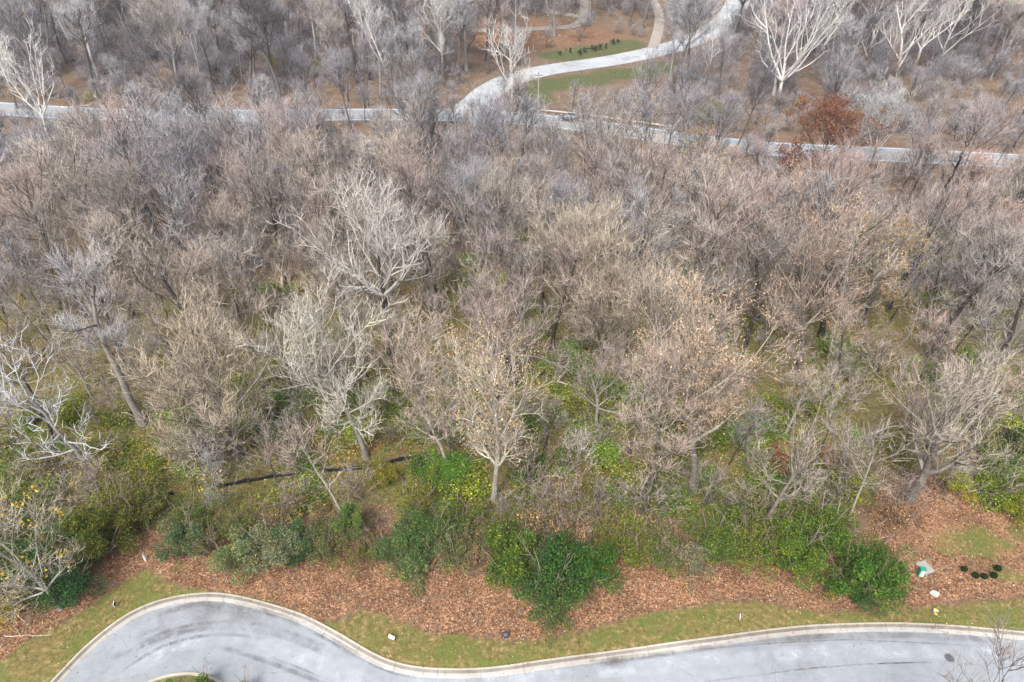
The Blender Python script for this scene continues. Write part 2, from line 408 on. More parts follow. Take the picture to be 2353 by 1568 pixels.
hum = 0.25*np.sin(GX*0.23+1)*np.cos(GY*0.19)*forest*smooth01(8, 14, dist_line(FARL, GX, GY))*(GY < 150)
GZ = GZ+hum
def height(x, y):
    x = float(x); y = float(y)
    f = float(smooth01(0, 3, y-yline(EDGELINE, x)))
    h = 0.25*math.sin(x*0.23+1)*math.cos(y*0.19)*f*float(smooth01(8, 14, dist_line(FARL, x, y))) if y < 150 else 0
    return float(terrain(x, y))+h
yl, ye = yline(LEAFLINE, GX), yline(EDGELINE, GX)
a_grass = smooth01(0.6, -0.9, GY-yl)*0.74
a_grass = np.maximum(a_grass, grass_extra(GX, GY))
a_leaf = smooth01(-0.9, 0.5, GY-yl)*smooth01(4.5, 0.5, GY-ye)*0.9
a_leaf = np.maximum(a_leaf, 0.5*(GY < yl))
a_leaf = np.maximum(a_leaf, 0.46*smooth01(-1, 0, GY-ye)*smooth01(115, 75, GY))
fl = dist_line(FARL, GX, GY)
a_leaf = np.maximum(a_leaf, 0.50*np.exp(-((fl-6)/4)**2))
P1 = ground_at(1200, 80); a_leaf = np.maximum(a_leaf, 0.75*np.exp(-((GX-P1[0])/45)**2-((GY-P1[1])/22)**2))
P2 = ground_at(2330, 125); a_leaf = np.maximum(a_leaf, 0.6*np.exp(-((GX-P2[0])/30)**2-((GY-P2[1])/14)**2))
a_green = np.maximum(green_mask(GX, GY), 0.56*smooth01(115, 68, GY)*smooth01(1, 6, GY-ye))
a_lawn = lawn_mask(GX, GY)
nx, ny = len(gx), len(gy)
idx = np.arange(nx*ny).reshape(ny, nx)
F = np.stack([idx[:-1, :-1], idx[:-1, 1:], idx[1:, 1:], idx[1:, :-1]], -1).reshape(-1, 4)
gme = mesh_np('ground', np.stack([GX, GY, GZ], -1).reshape(-1, 3), F, ground_material(), True,
              {'grass': a_grass.ravel(), 'leaf': a_leaf.ravel(), 'green': a_green.ravel(), 'lawn': a_lawn.ravel()})
tag(link('ground', gme), kind='structure')

# ------------------------------------------------------------------ roads
def offset_line(L, d):
    t = np.gradient(L, axis=0); t /= np.linalg.norm(t, axis=1)[:, None]
    return L+np.stack([-t[:, 1], t[:, 0]], 1)*d
def strip(name, L, w0, w1, dz, mat, kind='structure', parent=None, cross=3):
    rows = [offset_line(L, w0+(w1-w0)*k/cross) for k in range(cross+1)]
    V = np.concatenate([np.c_[r, terrain(r[:, 0], r[:, 1])+dz] for r in rows]); n = len(L)
    F = [(k*n+i, (k+1)*n+i, (k+1)*n+i+1, k*n+i+1)[::-1] if w1 > w0 else (k*n+i, (k+1)*n+i, (k+1)*n+i+1, k*n+i+1) for k in range(cross) for i in range(n-1)]
    o = link(name, mesh_np(name, V, F, mat, True), parent)
    if kind: o['kind'] = kind
    return o
strip('country_road', FARL, -3.9, 3.9, 0.060, M_FARROAD)
def paint(name, L, a, b, mat, road):
    o = strip(name, L, a, b, 0.066, mat, None, road, 1); return o
far_road = bpy.data.objects['country_road']
JX = DRIVEL[0][0]
lft = FARL[FARL[:, 0] < JX-7]; rgt = FARL[FARL[:, 0] > JX+7]
paint('edge_line', lft, 3.20, 3.45, M_WHITE, far_road); paint('edge_line', rgt, 3.20, 3.45, M_WHITE, far_road)
paint('edge_line', FARL, -3.45, -3.20, M_WHITE, far_road)
for a in (0.10, -0.24):
    paint('centre_line', lft, a, a+0.14, M_YELLOW, far_road); paint('centre_line', rgt, a, a+0.14, M_YELLOW, far_road)
D0 = DRIVEL.copy(); strip('driveway', D0, -3.8, 3.8, 0.070, M_DRIVE)
ap = resample(DRIVEL[:8], 1.0)
V, F = [], []
for i, p in enumerate(ap):
    w = 3.4+6.5*math.exp(-i/3.5); t = ap[min(i+1, len(ap)-1)]-ap[max(i-1, 0)]; t = t/np.linalg.norm(t); nrm = np.array([-t[1], t[0]])
    for s in (-1, 1):
        q = p+nrm*w*s; V.append((q[0], q[1], float(terrain(*q))+0.076))
    if i: F.append((2*i-2, 2*i-1, 2*i+1, 2*i)[::-1])
tag(link('driveway_apron', mesh_np('driveway_apron', V, F, M_DRIVE)), kind='structure')
strip('side_drive', DRIVE2L, -1.5, 1.5, 0.082, M_GRAVEL)
strip('gravel_track', TRACKL, -1.7, 1.7, 0.065, M_GRAVEL); strip('gravel_track', TRACK2L, -1.5, 1.5, 0.060, M_GRAVEL)
strip('lane', LANEL, -0.9, 0.9, 0.064, M_FARROAD)

# near street: one sheet under the kerb line
n = len(KERB); back = KERB
inner = offset_line(KERB, -0.70)
V = [(p[0], p[1], ROADZ) for p in inner]; F = []
rows = 14
for k in range(1, rows+1):
    for p in inner:
        ybot = 21.3 if p[0] > -6 else 21.3-12*smooth01(-6, -22, p[0])
        V.append((p[0] + (0 if p[0] > -40 else 0), p[1]+(ybot-p[1])*k/rows, ROADZ))
for k in range(rows):
    for i in range(n-1): F.append((k*n+i, (k+1)*n+i, (k+1)*n+i+1, k*n+i+1))
tag(link('street', mesh_np('street', V, F, M_ROAD)), kind='structure')
street = bpy.data.objects['street']
# kerb and gutter cast in bays with joints, each bay a piece
kerb = empty('kerb', (0, 0, 0)); tag(kerb, kind='structure')
KF = resample(KERB, 0.4); per = 8
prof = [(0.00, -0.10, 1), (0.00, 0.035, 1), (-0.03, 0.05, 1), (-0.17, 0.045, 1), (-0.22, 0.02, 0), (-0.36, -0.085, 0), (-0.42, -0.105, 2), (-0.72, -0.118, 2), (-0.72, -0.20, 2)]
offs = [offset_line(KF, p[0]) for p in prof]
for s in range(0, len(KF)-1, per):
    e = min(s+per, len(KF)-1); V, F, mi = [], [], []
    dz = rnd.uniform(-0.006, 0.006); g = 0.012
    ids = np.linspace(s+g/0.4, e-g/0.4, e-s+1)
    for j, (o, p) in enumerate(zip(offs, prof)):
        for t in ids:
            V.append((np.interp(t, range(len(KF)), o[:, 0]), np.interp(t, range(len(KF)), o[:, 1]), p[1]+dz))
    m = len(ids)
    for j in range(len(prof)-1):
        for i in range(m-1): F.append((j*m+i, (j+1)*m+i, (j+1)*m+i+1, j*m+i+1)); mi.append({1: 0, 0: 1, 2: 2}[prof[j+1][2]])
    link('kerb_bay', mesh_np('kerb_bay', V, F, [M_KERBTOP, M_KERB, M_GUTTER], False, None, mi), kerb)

def fade_mat(name, c, amt, sc=1.5):
    m, nt, b = new_mat(name, 0.8); b.inputs['Base Color'].default_value = (*c, 1)
    f = noise(nt, sc, 5, 0.7, coords(nt)); f2 = noise(nt, 0.25, 3, 0.6, coords(nt))
    a = mathn(nt, 'MULTIPLY', mathn(nt, 'MULTIPLY', attr(nt, 'fade'), remap(nt, f, 0.3, 0.62)), mathn(nt, 'MULTIPLY', remap(nt, f2, 0.35, 0.6, 0.25, 1.0), amt))
    nt.links.new(a, b.inputs['Alpha']); return m
M_SKID = fade_mat('tyre_rubber_mark', (0.11, 0.112, 0.115), 0.36); M_CRACK = fade_mat('road_crack', (0.07, 0.07, 0.07), 0.55, 3); M_STAIN = fade_mat('old_road_stain', (0.15, 0.13, 0.125), 0.4, 0.8)
M_WORN = fade_mat('worn_pale_wheel_path', (0.62, 0.66, 0.70), 0.5, 0.7)
LAYER = [0.004]
def mark(name, px, width, mat, step=0.5):
    L = smooth_line(line_of(px), step, 4); V, fd, F = [], [], []
    z = ROADZ+LAYER[0]; LAYER[0] += 0.0012
    for k, (w, f) in enumerate(((-1, 0), (-0.4, 1), (0.4, 1), (1, 0))):
        for i, p in enumerate(offset_line(L, w*width/2)):
            V.append((p[0], p[1], z)); fd.append(f*min(1, i/4, (len(L)-1-i)/4))
    m = len(L)
    for k in range(3):
        for i in range(m-1): F.append((k*m+i, (k+1)*m+i, (k+1)*m+i+1, k*m+i+1)[::-1])
    return link(name, mesh_np(name, V, F, mat, True, {'fade': fd}), street)
mark('wheel_path', [(300, 1568), (340, 1510), (420, 1470), (520, 1450), (620, 1460), (720, 1500), (800, 1545), (880, 1590)], 2.2, M_WORN)
mark('wheel_path', [(900, 1568), (1050, 1562), (1250, 1553), (1450, 1535), (1650, 1515), (1900, 1495), (2100, 1492), (2353, 1505)], 1.6, M_WORN)
mark('wheel_path', [(560, 1480), (650, 1500), (740, 1530), (820, 1568)], 1.5, M_WORN)
mark('tyre_mark', [(295, 1490), (330, 1470), (390, 1445), (450, 1432), (520, 1427), (590, 1433), (650, 1447), (710, 1468), (770, 1495)], 0.45, M_SKID)
mark('tyre_mark', [(240, 1530), (290, 1497), (350, 1470), (420, 1449), (490, 1440), (570, 1442), (650, 1460), (720, 1487), (790, 1517)], 0.6, M_SKID)
mark('tyre_mark', [(260, 1555), (320, 1510), (390, 1475), (470, 1457), (550, 1456), (620, 1470)], 0.4, M_SKID)
mark('tyre_mark', [(310, 1465), (330, 1452), (355, 1443), (380, 1440)], 0.5, M_SKID)
mark('tyre_mark', [(480, 1480), (560, 1500), (640, 1528), (720, 1560), (800, 1600)], 0.5, M_SKID)
mark('tyre_mark', [(610, 1505), (680, 1530), (750, 1560)], 0.25, M_SKID)
mark('tyre_mark', [(250, 1515), (300, 1490), (340, 1482)], 0.5, M_SKID)
mark('tyre_mark', [(700, 1440), (770, 1480), (840, 1520), (900, 1545), (960, 1556)], 0.35, M_SKID)
mark('road_crack', [(1590, 1568), (1720, 1553), (1850, 1535), (1980, 1525), (2060, 1522), (2150, 1520)], 0.14, M_CRACK)
mark('road_crack', [(1620, 1490), (1800, 1475), (1950, 1468), (2100, 1475), (2250, 1483)], 0.10, M_CRACK)
mark('road_stain', [(420, 1415), (500, 1405), (580, 1410), (640, 1425)], 1.6, M_STAIN)
mark('road_stain', [(470, 1400), (540, 1398), (600, 1408)], 0.9, M_STAIN)
mark('road_stain', [(360, 1400), (368, 1420), (372, 1440)], 0.5, M_STAIN)
mark('road_stain', [(330, 1420), (450, 1385), (560, 1390), (660, 1420), (780, 1475), (900, 1535)], 0.7, M_STAIN)
mark('road_stain', [(1300, 1530), (1450, 1510), (1600, 1490), (1750, 1470), (1900, 1460), (2100, 1458), (2300, 1470)], 0.7, M_STAIN)
mark('road_stain', [(1340, 1525), (1420, 1520), (1470, 1515)], 1.3, M_STAIN)
# planted island in the turning circle
ic = ground_at(450, 1741); ic.x = ground_at(432, 1544).x; ir = (ground_at(432, 1544)-ic).length
isl = empty('turning_circle_island', (ic.x, ic.y, ROADZ)); tag(isl, kind='structure')
b = MB(); b.rings([[(r*math.cos(a), r*math.sin(a), z) for a in np.linspace(0, 2*math.pi, 73)[:-1]] for r, z in ((ir, 0.0), (ir-0.03, 0.14), (ir-0.22, 0.15), (ir-0.25, 0.02))], False)
b.build('island_kerb', M_KERBTOP, isl)
th = np.linspace(0, 2*math.pi, 41)[:-1]
V = [(0, 0, 0.2)]+[(r*ir*math.cos(a), r*ir*math.sin(a), 0.13+0.07*(1-r)) for r in (0.5, 0.985-0.2/ir) for a in th]
F = [(0, 1+i, 1+(i+1) % 40, 1+(i+1) % 40) for i in range(40)]
me = bpy.data.meshes.new('island_soil'); me.from_pydata(V, [], [f[:3] for f in F]+[(1+i, 41+i, 41+(i+1) % 40, 1+(i+1) % 40) for i in range(40)])
me.materials.append(plain('island_turf', (0.16, 0.15, 0.05), 0.9, 3, 0.5)); link('island_turf', me, isl)

# ------------------------------------------------------------------ tree growing
UP = np.array([0, 0, 1.0])
def nrm(v): return v/np.maximum(np.linalg.norm(v, axis=-1, keepdims=True), 1e-9)
def walk(rng, start, d, L, n, trop, jit):
    d = nrm(d); P = [start]; L = np.asarray(L)[:, None]
    for i in range(n-1):
        d = nrm(d+trop*UP/(n-1)+jit*rng.normal(size=d.shape))
        P.append(P[-1]+d*L/(n-1))
    return np.stack(P, 1)
def at_t(P, which, t):
    n = P.shape[1]; f = np.clip(t, 0, 0.9999)*(n-1); i = f.astype(int); w = (f-i)[:, None]
    a = P[which, i]; b = P[which, i+1]
    return a*(1-w)+b*w, nrm(b-a)
def tubes(P, R, sides):
    N, n, _ = P.shape
    T = nrm(np.gradient(P, axis=1)); ref = np.where(np.abs(T[:, :1, 2:3]) > 0.8, np.array([1.0, 0, 0]), UP)
    A = nrm(np.cross(T, np.broadcast_to(ref, T.shape))); B = np.cross(T, A)
    th = np.arange(sides)*2*math.pi/sides
    V = P[:, :, None]+R[:, :, None, None]*(A[:, :, None]*np.cos(th)[:, None]+B[:, :, None]*np.sin(th)[:, None])
    base = (np.arange(N)[:, None, None]*n+np.arange(n-1)[None, :, None])*sides
    j = np.arange(sides)[None, None]; j2 = (j+1) % sides
    F = np.stack([base+j, base+j2, base+sides+j2, base+sides+j], -1).reshape(-1, 4)
    return V.reshape(-1, 3), F
def taper(N, n, r0, r1, p=1.0):
    t = np.linspace(0, 1, n)**p
    return np.asarray(r0).reshape(-1, 1)*(1-t)+np.asarray(r1).reshape(-1, 1)*t
def join(parts):
    V, F, o = [], [], 0
    for v, f in parts: V.append(v); F.append(f+o); o += len(v)
    return np.concatenate(V), np.concatenate(F)
def perp_dirs(rng, T):
    r = rng.normal(size=T.shape); return nrm(r-(r*T).sum(-1, keepdims=True)*T)

def grow(seed, H, W, bole=0.4, top=0.85, nlimb=11, elev=(25, 65), trop=0.5, nbr=8, nsub=5, ntw=3, nlet=1.8, fork=0, r0=None, gnarl=0.10, tw=1.0, lean=(0, 0), twl=1.0):
    """one bare tree: trunk, its limbs, and the fine crown; W = crown radius"""
    rng = np.random.default_rng(seed)
    r0 = r0 or 0.0155*H+0.03
    d0 = np.array([[lean[0]+rng.normal()*0.04, lean[1]+rng.normal()*0.04, 1.0]])
    tr = walk(rng, np.zeros((1, 3)), d0, [H*top], 10, 0.25, gnarl*0.5)
    tR = taper(1, 10, [r0], [r0*0.28 if not fork else r0*0.5]); tR[0, 0] *= 1.35
    if fork: bole = min(bole, 0.9)
    t = np.linspace(bole, 0.98, nlimb)+rng.normal(size=nlimb)*0.02
    if fork: t[:fork] = bole/top if bole < top else 0.95; 
    t = np.clip(t, 0.1, 0.99)
    st, tg = at_t(tr, np.zeros(nlimb, int), t)
    az = np.arange(nlimb)*2.39996+rng.normal(size=nlimb)*0.35+rng.uniform(0, 6)
    u = np.linspace(0, 1, nlimb)
    el = np.radians(elev[0]+(elev[1]-elev[0])*u+rng.normal(size=nlimb)*7)
    dirs = np.stack([np.cos(az)*np.cos(el), np.sin(az)*np.cos(el), np.sin(el)], 1)
    el2 = el+trop*0.35
    hl = np.minimum(W*(0.8+0.35*np.sin(math.pi*np.clip(u*1.05, 0, 1)))/np.maximum(np.cos(el2), 0.30), (H-st[:, 2])/np.maximum(np.sin(el2), 0.2)*1.0)
    hl = np.maximum(hl*rng.uniform(0.75, 1.08, nlimb), 0.12*H)
    lb = walk(rng, st, dirs, hl, 8, trop, gnarl)
    rb = r0*np.clip(1-t*0.62, 0.25, 1)*rng.uniform(0.42, 0.62, nlimb)
    if fork: rb[:fork] = r0*0.62
    lR = taper(nlimb, 8, rb, np.full(nlimb, 0.022*tw), 0.8)
    # branches
    w = np.repeat(np.arange(nlimb), nbr); t2 = np.tile(np.linspace(0.22, 0.97, nbr), nlimb)+rng.normal(size=len(w))*0.04
    p, T = at_t(lb, w, t2)
    bl = hl[w]*0.52*(1.05-0.72*t2)*rng.uniform(0.6, 1.15, len(w))+0.5
    br = walk(rng, p, T*0.75+perp_dirs(rng, T)*0.75+UP*0.15, bl, 5, trop*0.7, gnarl*1.1)
    bR = taper(len(w), 5, np.clip(rb[w]*(1-t2*0.75)*0.55, 0.02*tw, 0.12), np.full(len(w), 0.014*tw))
    # smaller branches
    w3 = np.repeat(np.arange(len(w)), nsub); t3 = rng.uniform(0.2, 1.0, len(w3)); p3, T3 = at_t(br, w3, t3)
    sl = bl[w3]*0.5*(1.1-0.6*t3)*rng.uniform(0.6, 1.2, len(w3))+0.4
    sb = walk(rng, p3, T3*0.7+perp_dirs(rng, T3)*0.75+UP*0.18, sl, 3, trop*0.5, gnarl*1.2)
    sR = taper(len(w3), 3, np.full(len(w3), 0.019*tw), np.full(len(w3), 0.009*tw))
    parts = [tubes(br, bR, 4), tubes(sb, sR, 3)]
    # twigs
    nt = int(len(w3)*ntw); w4 = rng.integers(0, len(w3), nt); t4 = rng.uniform(0.15, 1.0, nt); p4, T4 = at_t(sb, w4, t4)
    tl = rng.uniform(0.55, 1.35, nt)*twl
    tg4 = walk(rng, p4, T4*0.8+perp_dirs(rng, T4)*0.65+UP*0.22, tl, 2, 0.2, 0.1)
    parts.append(tubes(tg4, taper(nt, 2, np.full(nt, 0.0125*tw), np.full(nt, 0.005*tw)), 3))
    nl = int(nt*nlet); 
    if nl:
        w5 = rng.integers(0, nt, nl); t5 = rng.uniform(0.2, 1.0, nl); p5, T5 = at_t(tg4, w5, t5)
        let = walk(rng, p5, T5*0.8+perp_dirs(rng, T5)*0.7+UP*0.2, rng.uniform(0.3, 0.75, nl)*twl, 2, 0.2, 0.1)
        parts.append(tubes(let, taper(nl, 2, np.full(nl, 0.0095*tw), np.full(nl, 0.004*tw)), 3))
    return dict(trunk=tubes(tr, tR, 8), limbs=[tubes(lb[i:i+1], lR[i:i+1], 6) for i in range(nlimb)], crown=join(parts), age=np.concatenate([np.full(len(p[0]), a) for p, a in zip(parts, (0.36, 0.72, 1.12, 1.28))]), tips=tg4[:, 1], H=H)

def leaf_quads(rng, pts, size, flat=0.0):
    n = len(pts); d = nrm(rng.normal(size=(n, 3))*np.array([1, 1, 1-flat])); e = perp_dirs(rng, d)
    s = (size*rng.uniform(0.6, 1.3, n))[:, None]
    V = np.stack([pts-d*s*0.5, pts+e*s*0.32, pts+d*s*0.5, pts-e*s*0.32], 1).reshape(-1, 3)
    return V, np.arange(4*n).reshape(-1, 4)

def proto_meshes(g, twig=M_TWIG, bark=M_BARK, limbmat=None):
    return dict(trunk=mesh_np('trunk', *g['trunk'], bark, True), limbs=[mesh_np('limb', *l, limbmat or bark, True) for l in g['limbs']],
                crown=mesh_np('crown', *g['crown'], twig, True, {'age': g['age']} if twig is M_TWIG else None), tips=g['tips'], H=g['H'])
def plant(name, pm, loc, rz, sc, tc, lc, cc, leaves=None, leafcol=None):
    e = empty(name, loc, rz, sc)
    link('trunk', pm['trunk'], e, None, tc)
    for l in pm['limbs']: link('limb', l, e, None, lc)
    link('crown', pm['crown'], e, None, cc)
    if leaves: link('leaves', leaves, e, None, leafcol)
    return e

# tints: bark and twigs of the kinds of tree seen
DARK = (0.055, 0.046, 0.039); GREYB = (0.14, 0.122, 0.105); WHITE = (0.68, 0.655, 0.62)
TWIGS = {'pinkish brown': (0.455, 0.375, 0.345), 'tan': (0.50, 0.44, 0.385), 'grey-brown': (0.38, 0.345, 0.315), 'ash grey': (0.41, 0.405, 0.415), 'dark grey': (0.17, 0.163, 0.165), 'lilac grey': (0.365, 0.352, 0.372)}

LANDMARKS = []     # (phrase, u, v)  for telling neighbours apart
# name, label, phrase, base px, top v, half width px, grow options, trunk colour, limb colour, twig colour, leaves
def hero(name, label, phrase, base, topv, hw, tc, lc, cc, leaves=None, leafsize=0.2, nleaf=0, leafcol=None, syc=False, dz=0, seed=0, **kw):
    p = ground_at(*base); p.z = height(p.x, p.y)
    H = height_to(p, topv); W = metres(p, hw, H*0.7)
    if base[1] > 760:                                   # near crowns: fewer, clearer twigs
        kw['ntw'] = kw.get('ntw', 3)*0.62; kw['nlet'] = kw.get('nlet', 1.8)*0.7; kw['tw'] = kw.get('tw', 1)*1.15; kw['twl'] = kw.get('twl', 1)*1.1
    g = grow(seed+100, H, W, **kw)
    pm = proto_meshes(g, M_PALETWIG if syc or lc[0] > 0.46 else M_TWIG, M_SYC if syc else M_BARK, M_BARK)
    lm = None
    if nleaf:
        rng = np.random.default_rng(seed); few = rng.integers(0, len(g['tips']), max(12, int(nleaf*0.28))); k = rng.choice(few, nleaf)
        lm = mesh_np('leaves', *leaf_quads(rng, g['tips'][k]+rng.normal(size=(nleaf, 3))*0.26, leafsize), M_DRYLEAF)
    o = plant(name, pm, p, 0, 1, tc, lc, cc, lm, leafcol)
    tag(o, label, 'tree')
    cu, cv = project((p.x, p.y, p.z+H*0.65)); LANDMARKS.append((phrase, cu, cv, p)); HEROXY.append((p.x, p.y, W))
    return o
HEROXY = []
W_ = WHITE; WT = (0.62, 0.60, 0.575); PALE = (0.42, 0.40, 0.37)
SY = dict(syc=True, gnarl=0.13, trop=0.55, nbr=8, nsub=5, ntw=1.3, nlet=0.8, tw=1.55)
S = 'pale_barked_tree'
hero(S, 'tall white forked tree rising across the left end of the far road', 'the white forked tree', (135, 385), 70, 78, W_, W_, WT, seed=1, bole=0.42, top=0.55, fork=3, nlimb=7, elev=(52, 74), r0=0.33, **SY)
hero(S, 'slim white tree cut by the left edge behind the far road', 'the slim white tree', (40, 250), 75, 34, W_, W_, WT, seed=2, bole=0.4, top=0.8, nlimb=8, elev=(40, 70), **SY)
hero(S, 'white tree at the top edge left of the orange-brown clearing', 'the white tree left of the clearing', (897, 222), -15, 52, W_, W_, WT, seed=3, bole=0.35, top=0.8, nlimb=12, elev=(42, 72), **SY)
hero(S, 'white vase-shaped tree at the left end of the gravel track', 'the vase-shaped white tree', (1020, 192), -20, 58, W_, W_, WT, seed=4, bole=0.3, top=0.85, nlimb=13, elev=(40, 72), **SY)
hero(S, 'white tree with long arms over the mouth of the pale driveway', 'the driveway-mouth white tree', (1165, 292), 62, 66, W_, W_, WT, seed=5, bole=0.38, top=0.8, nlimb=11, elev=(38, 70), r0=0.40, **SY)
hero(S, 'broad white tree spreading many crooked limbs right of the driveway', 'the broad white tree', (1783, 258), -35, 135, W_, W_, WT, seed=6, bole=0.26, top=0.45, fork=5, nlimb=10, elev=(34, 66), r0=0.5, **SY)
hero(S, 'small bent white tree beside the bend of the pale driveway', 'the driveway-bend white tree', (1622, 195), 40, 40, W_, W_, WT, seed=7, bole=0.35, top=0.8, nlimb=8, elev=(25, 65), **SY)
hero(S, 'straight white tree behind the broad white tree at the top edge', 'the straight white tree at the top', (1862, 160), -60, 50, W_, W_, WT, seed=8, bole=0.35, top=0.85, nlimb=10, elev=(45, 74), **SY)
for i, (bu, bv, tv, hw, lb, ph) in enumerate([
        (1985, 175, -75, 48, 'leftmost of the row of tall white trees at upper right', 'the leftmost upper right white tree'),
        (2035, 150, -90, 55, 'furthest back of the tall white trees at upper right', 'the rearmost upper right white tree'),
        (2052, 205, -60, 65, 'tallest looking white tree in the middle of the upper right row', 'the middle upper right white tree'),
        (2095, 170, -70, 70, 'white tree with fanned stems near the end of the upper right row', 'the fanned upper right white tree'),
        (2150, 165, -55, 95, 'rightmost white tree of the upper right row, its low limbs reaching right', 'the rightmost upper right white tree'),
        (2310, 120, -40, 60, 'white-limbed tree in the top right corner over dark brush', 'the top right corner tree')]):
    hero(S, lb, ph, (bu, bv), tv, hw, W_, W_, WT, seed=20+i, bole=0.25, top=0.5 if i % 2 else 0.8, fork=3 if i % 2 else 0, nlimb=10, elev=(48, 74), **SY)
MD = dict(gnarl=0.11, trop=0.5)
B = 'bare_tree'
hero(S, 'pale grey fan-crowned tree right of the rust-leaved tree at the road', 'the pale fan-crowned tree', (2000, 385), 215, 88, GREYB, PALE, (0.46, 0.47, 0.46), seed=30, bole=0.2, top=0.6, fork=4, nlimb=12, elev=(40, 68), tw=1.2, **MD)
hero(S, 'large whitish tree with a dark trunk in the middle of the wood', 'the large whitish tree', (899, 812), 440, 150, DARK, (0.50, 0.47, 0.43), (0.52, 0.49, 0.46), seed=31, bole=0.40, top=0.62, fork=5, nlimb=14, elev=(22, 72), r0=0.40, nbr=9, tw=1.25, ntw=2.4, gnarl=0.13, trop=0.5)
hero(S, 'whitish bushy-topped tree over green undergrowth left of centre', 'the whitish bushy tree', (842, 1055), 712, 96, (0.30, 0.28, 0.24), (0.50, 0.48, 0.43), (0.54, 0.51, 0.45), seed=32, bole=0.30, top=0.75, nlimb=18, elev=(5, 72), r0=0.28, nbr=9, ntw=2.3, tw=1.25, gnarl=0.12, trop=0.7)
hero(B, 'very wide tan tree with a broom-like rounded crown at left', 'the wide tan tree at left', (552, 1045), 725, 175, GREYB, (0.28, 0.25, 0.21), (0.46, 0.39, 0.31), seed=33, bole=0.16, top=0.5, fork=5, nlimb=20, elev=(8, 74), r0=0.34, nbr=11, nsub=6, tw=1.15, gnarl=0.11, trop=0.55)
hero('dead_tree', 'dead silvery tree with crooked twigless branches near the left edge', 'the dead silvery tree', (205, 1085), 822, 105, (0.28, 0.28, 0.27), (0.50, 0.51, 0.51), (0.52, 0.53, 0.53), seed=34, bole=0.3, top=0.7, nlimb=12, elev=(-5, 65), nbr=7, nsub=3, ntw=1.0, nlet=0.5, tw=1.35, gnarl=0.24, trop=0.4, r0=0.25)
hero(B, 'old leaning tree with a thick mottled trunk at left', 'the thick mottled trunk', (330, 978), 600, 70, (0.30, 0.27, 0.24), GREYB, TWIGS['ash grey'], seed=35, bole=0.52, top=0.9, nlimb=10, elev=(15, 60), r0=0.42, **MD)
hero('leafy_tree', 'tree still holding pale cream leaves at the centre of the wood', 'the cream-leaved tree', (1135, 1150), 790, 80, (0.36, 0.34, 0.29), (0.48, 0.45, 0.38), (0.46, 0.41, 0.34), seed=36, bole=0.26, top=0.75, fork=3, nlimb=13, elev=(45, 74), r0=0.27, nleaf=2900, leafsize=0.14, leafcol=(0.66, 0.47, 0.27), tw=1.1, **MD)
hero('leafy_tree', 'large forked tree with apricot dry leaves right of centre', 'the apricot-leaved tree', (1590, 1130), 690, 140, (0.20, 0.18, 0.15), (0.40, 0.37, 0.31), (0.42, 0.34, 0.27), seed=37, bole=0.3, top=0.7, fork=3, nlimb=14, elev=(25, 72), r0=0.36, nleaf=4600, leafsize=0.15, leafcol=(0.60, 0.42, 0.28), tw=1.1, **MD)
hero(B, 'many-stemmed grey tree slanting right beside the leaf-strewn lawn', 'the slanting grey tree', (2090, 1150), 850, 95, (0.19, 0.17, 0.14), (0.34, 0.31, 0.27), (0.44, 0.39, 0.33), seed=38, bole=0.25, top=0.7, fork=4, nlimb=14, elev=(45, 74), r0=0.42, lean=(0.12, 0.05), tw=1.1, **MD)
hero(B, 'tan tree with a dense upright broom crown in mid wood', 'the dense tan broom-crowned tree', (1325, 775), 472, 98, GREYB, (0.34, 0.29, 0.24), (0.48, 0.42, 0.335), seed=39, bole=0.2, top=0.6, fork=4, nlimb=20, elev=(35, 78), nbr=11, nsub=6, tw=1.1, **MD)
hero(B, 'tan round-topped tree touching the broom-crowned tree on its right', 'the tan round-topped tree', (1385, 850), 590, 70, GREYB, (0.34, 0.29, 0.24), (0.46, 0.39, 0.31), seed=40, bole=0.2, top=0.6, fork=4, nlimb=18, elev=(30, 76), nbr=10, nsub=6, tw=1.1, **MD)
hero(B, 'dark-stemmed tree with blue-white limbs right of centre', 'the blue-white limbed tree', (1475, 700), 455, 82, DARK, (0.40, 0.40, 0.41), (0.40, 0.39, 0.39), seed=41, bole=0.2, top=0.65, fork=4, nlimb=12, elev=(25, 66), gnarl=0.15, trop=0.45)
hero(B, 'dome-shaped reddish brown tree below the rust-leaved tree', 'the reddish dome tree', (1880, 555), 375, 108, DARK, (0.28, 0.22, 0.20), (0.42, 0.305, 0.27), seed=42, bole=0.18, top=0.6, fork=4, nlimb=20, elev=(28, 78), nbr=11, nsub=6, **MD)
hero(B, 'grey dome-shaped tree just in front of the far road right of centre', 'the grey dome tree', (1455, 505), 365, 72, DARK, GREYB, (0.37, 0.345, 0.345), seed=43, bole=0.2, top=0.6, fork=4, nlimb=18, elev=(28, 78), nbr=10, nsub=6, **MD)
hero('oak_tree', 'rust-leaved tree standing against the far road at right', 'the rust-leaved tree', (1872, 422), 262, 92, DARK, DARK, (0.26, 0.16, 0.12), seed=44, bole=0.15, top=0.75, nlimb=20, elev=(-12, 66), nleaf=9000, leafsize=0.34, leafcol=(0.235, 0.11, 0.065), **MD)
hero(B, 'slender pale leaning tree rising from brown brush near the black fence', 'the slender fence-side tree', (797, 1200), 985, 55, (0.45, 0.42, 0.35), (0.42, 0.38, 0.32), (0.44, 0.36, 0.30), seed=45, ntw=1.3, nlet=0.9, nbr=6, nsub=4, bole=0.55, top=0.9, nlimb=8, elev=(20, 60), r0=0.13, **MD)
hero(B, 'pinkish crooked tree with a curved right stem behind the cream-leaved tree', 'the pinkish crooked tree', (1182, 885), 635, 128, DARK, (0.33, 0.30, 0.27), (0.44, 0.36, 0.325), seed=46, bole=0.32, top=0.6, fork=3, nlimb=14, elev=(15, 62), r0=0.28, gnarl=0.16, trop=0.45)
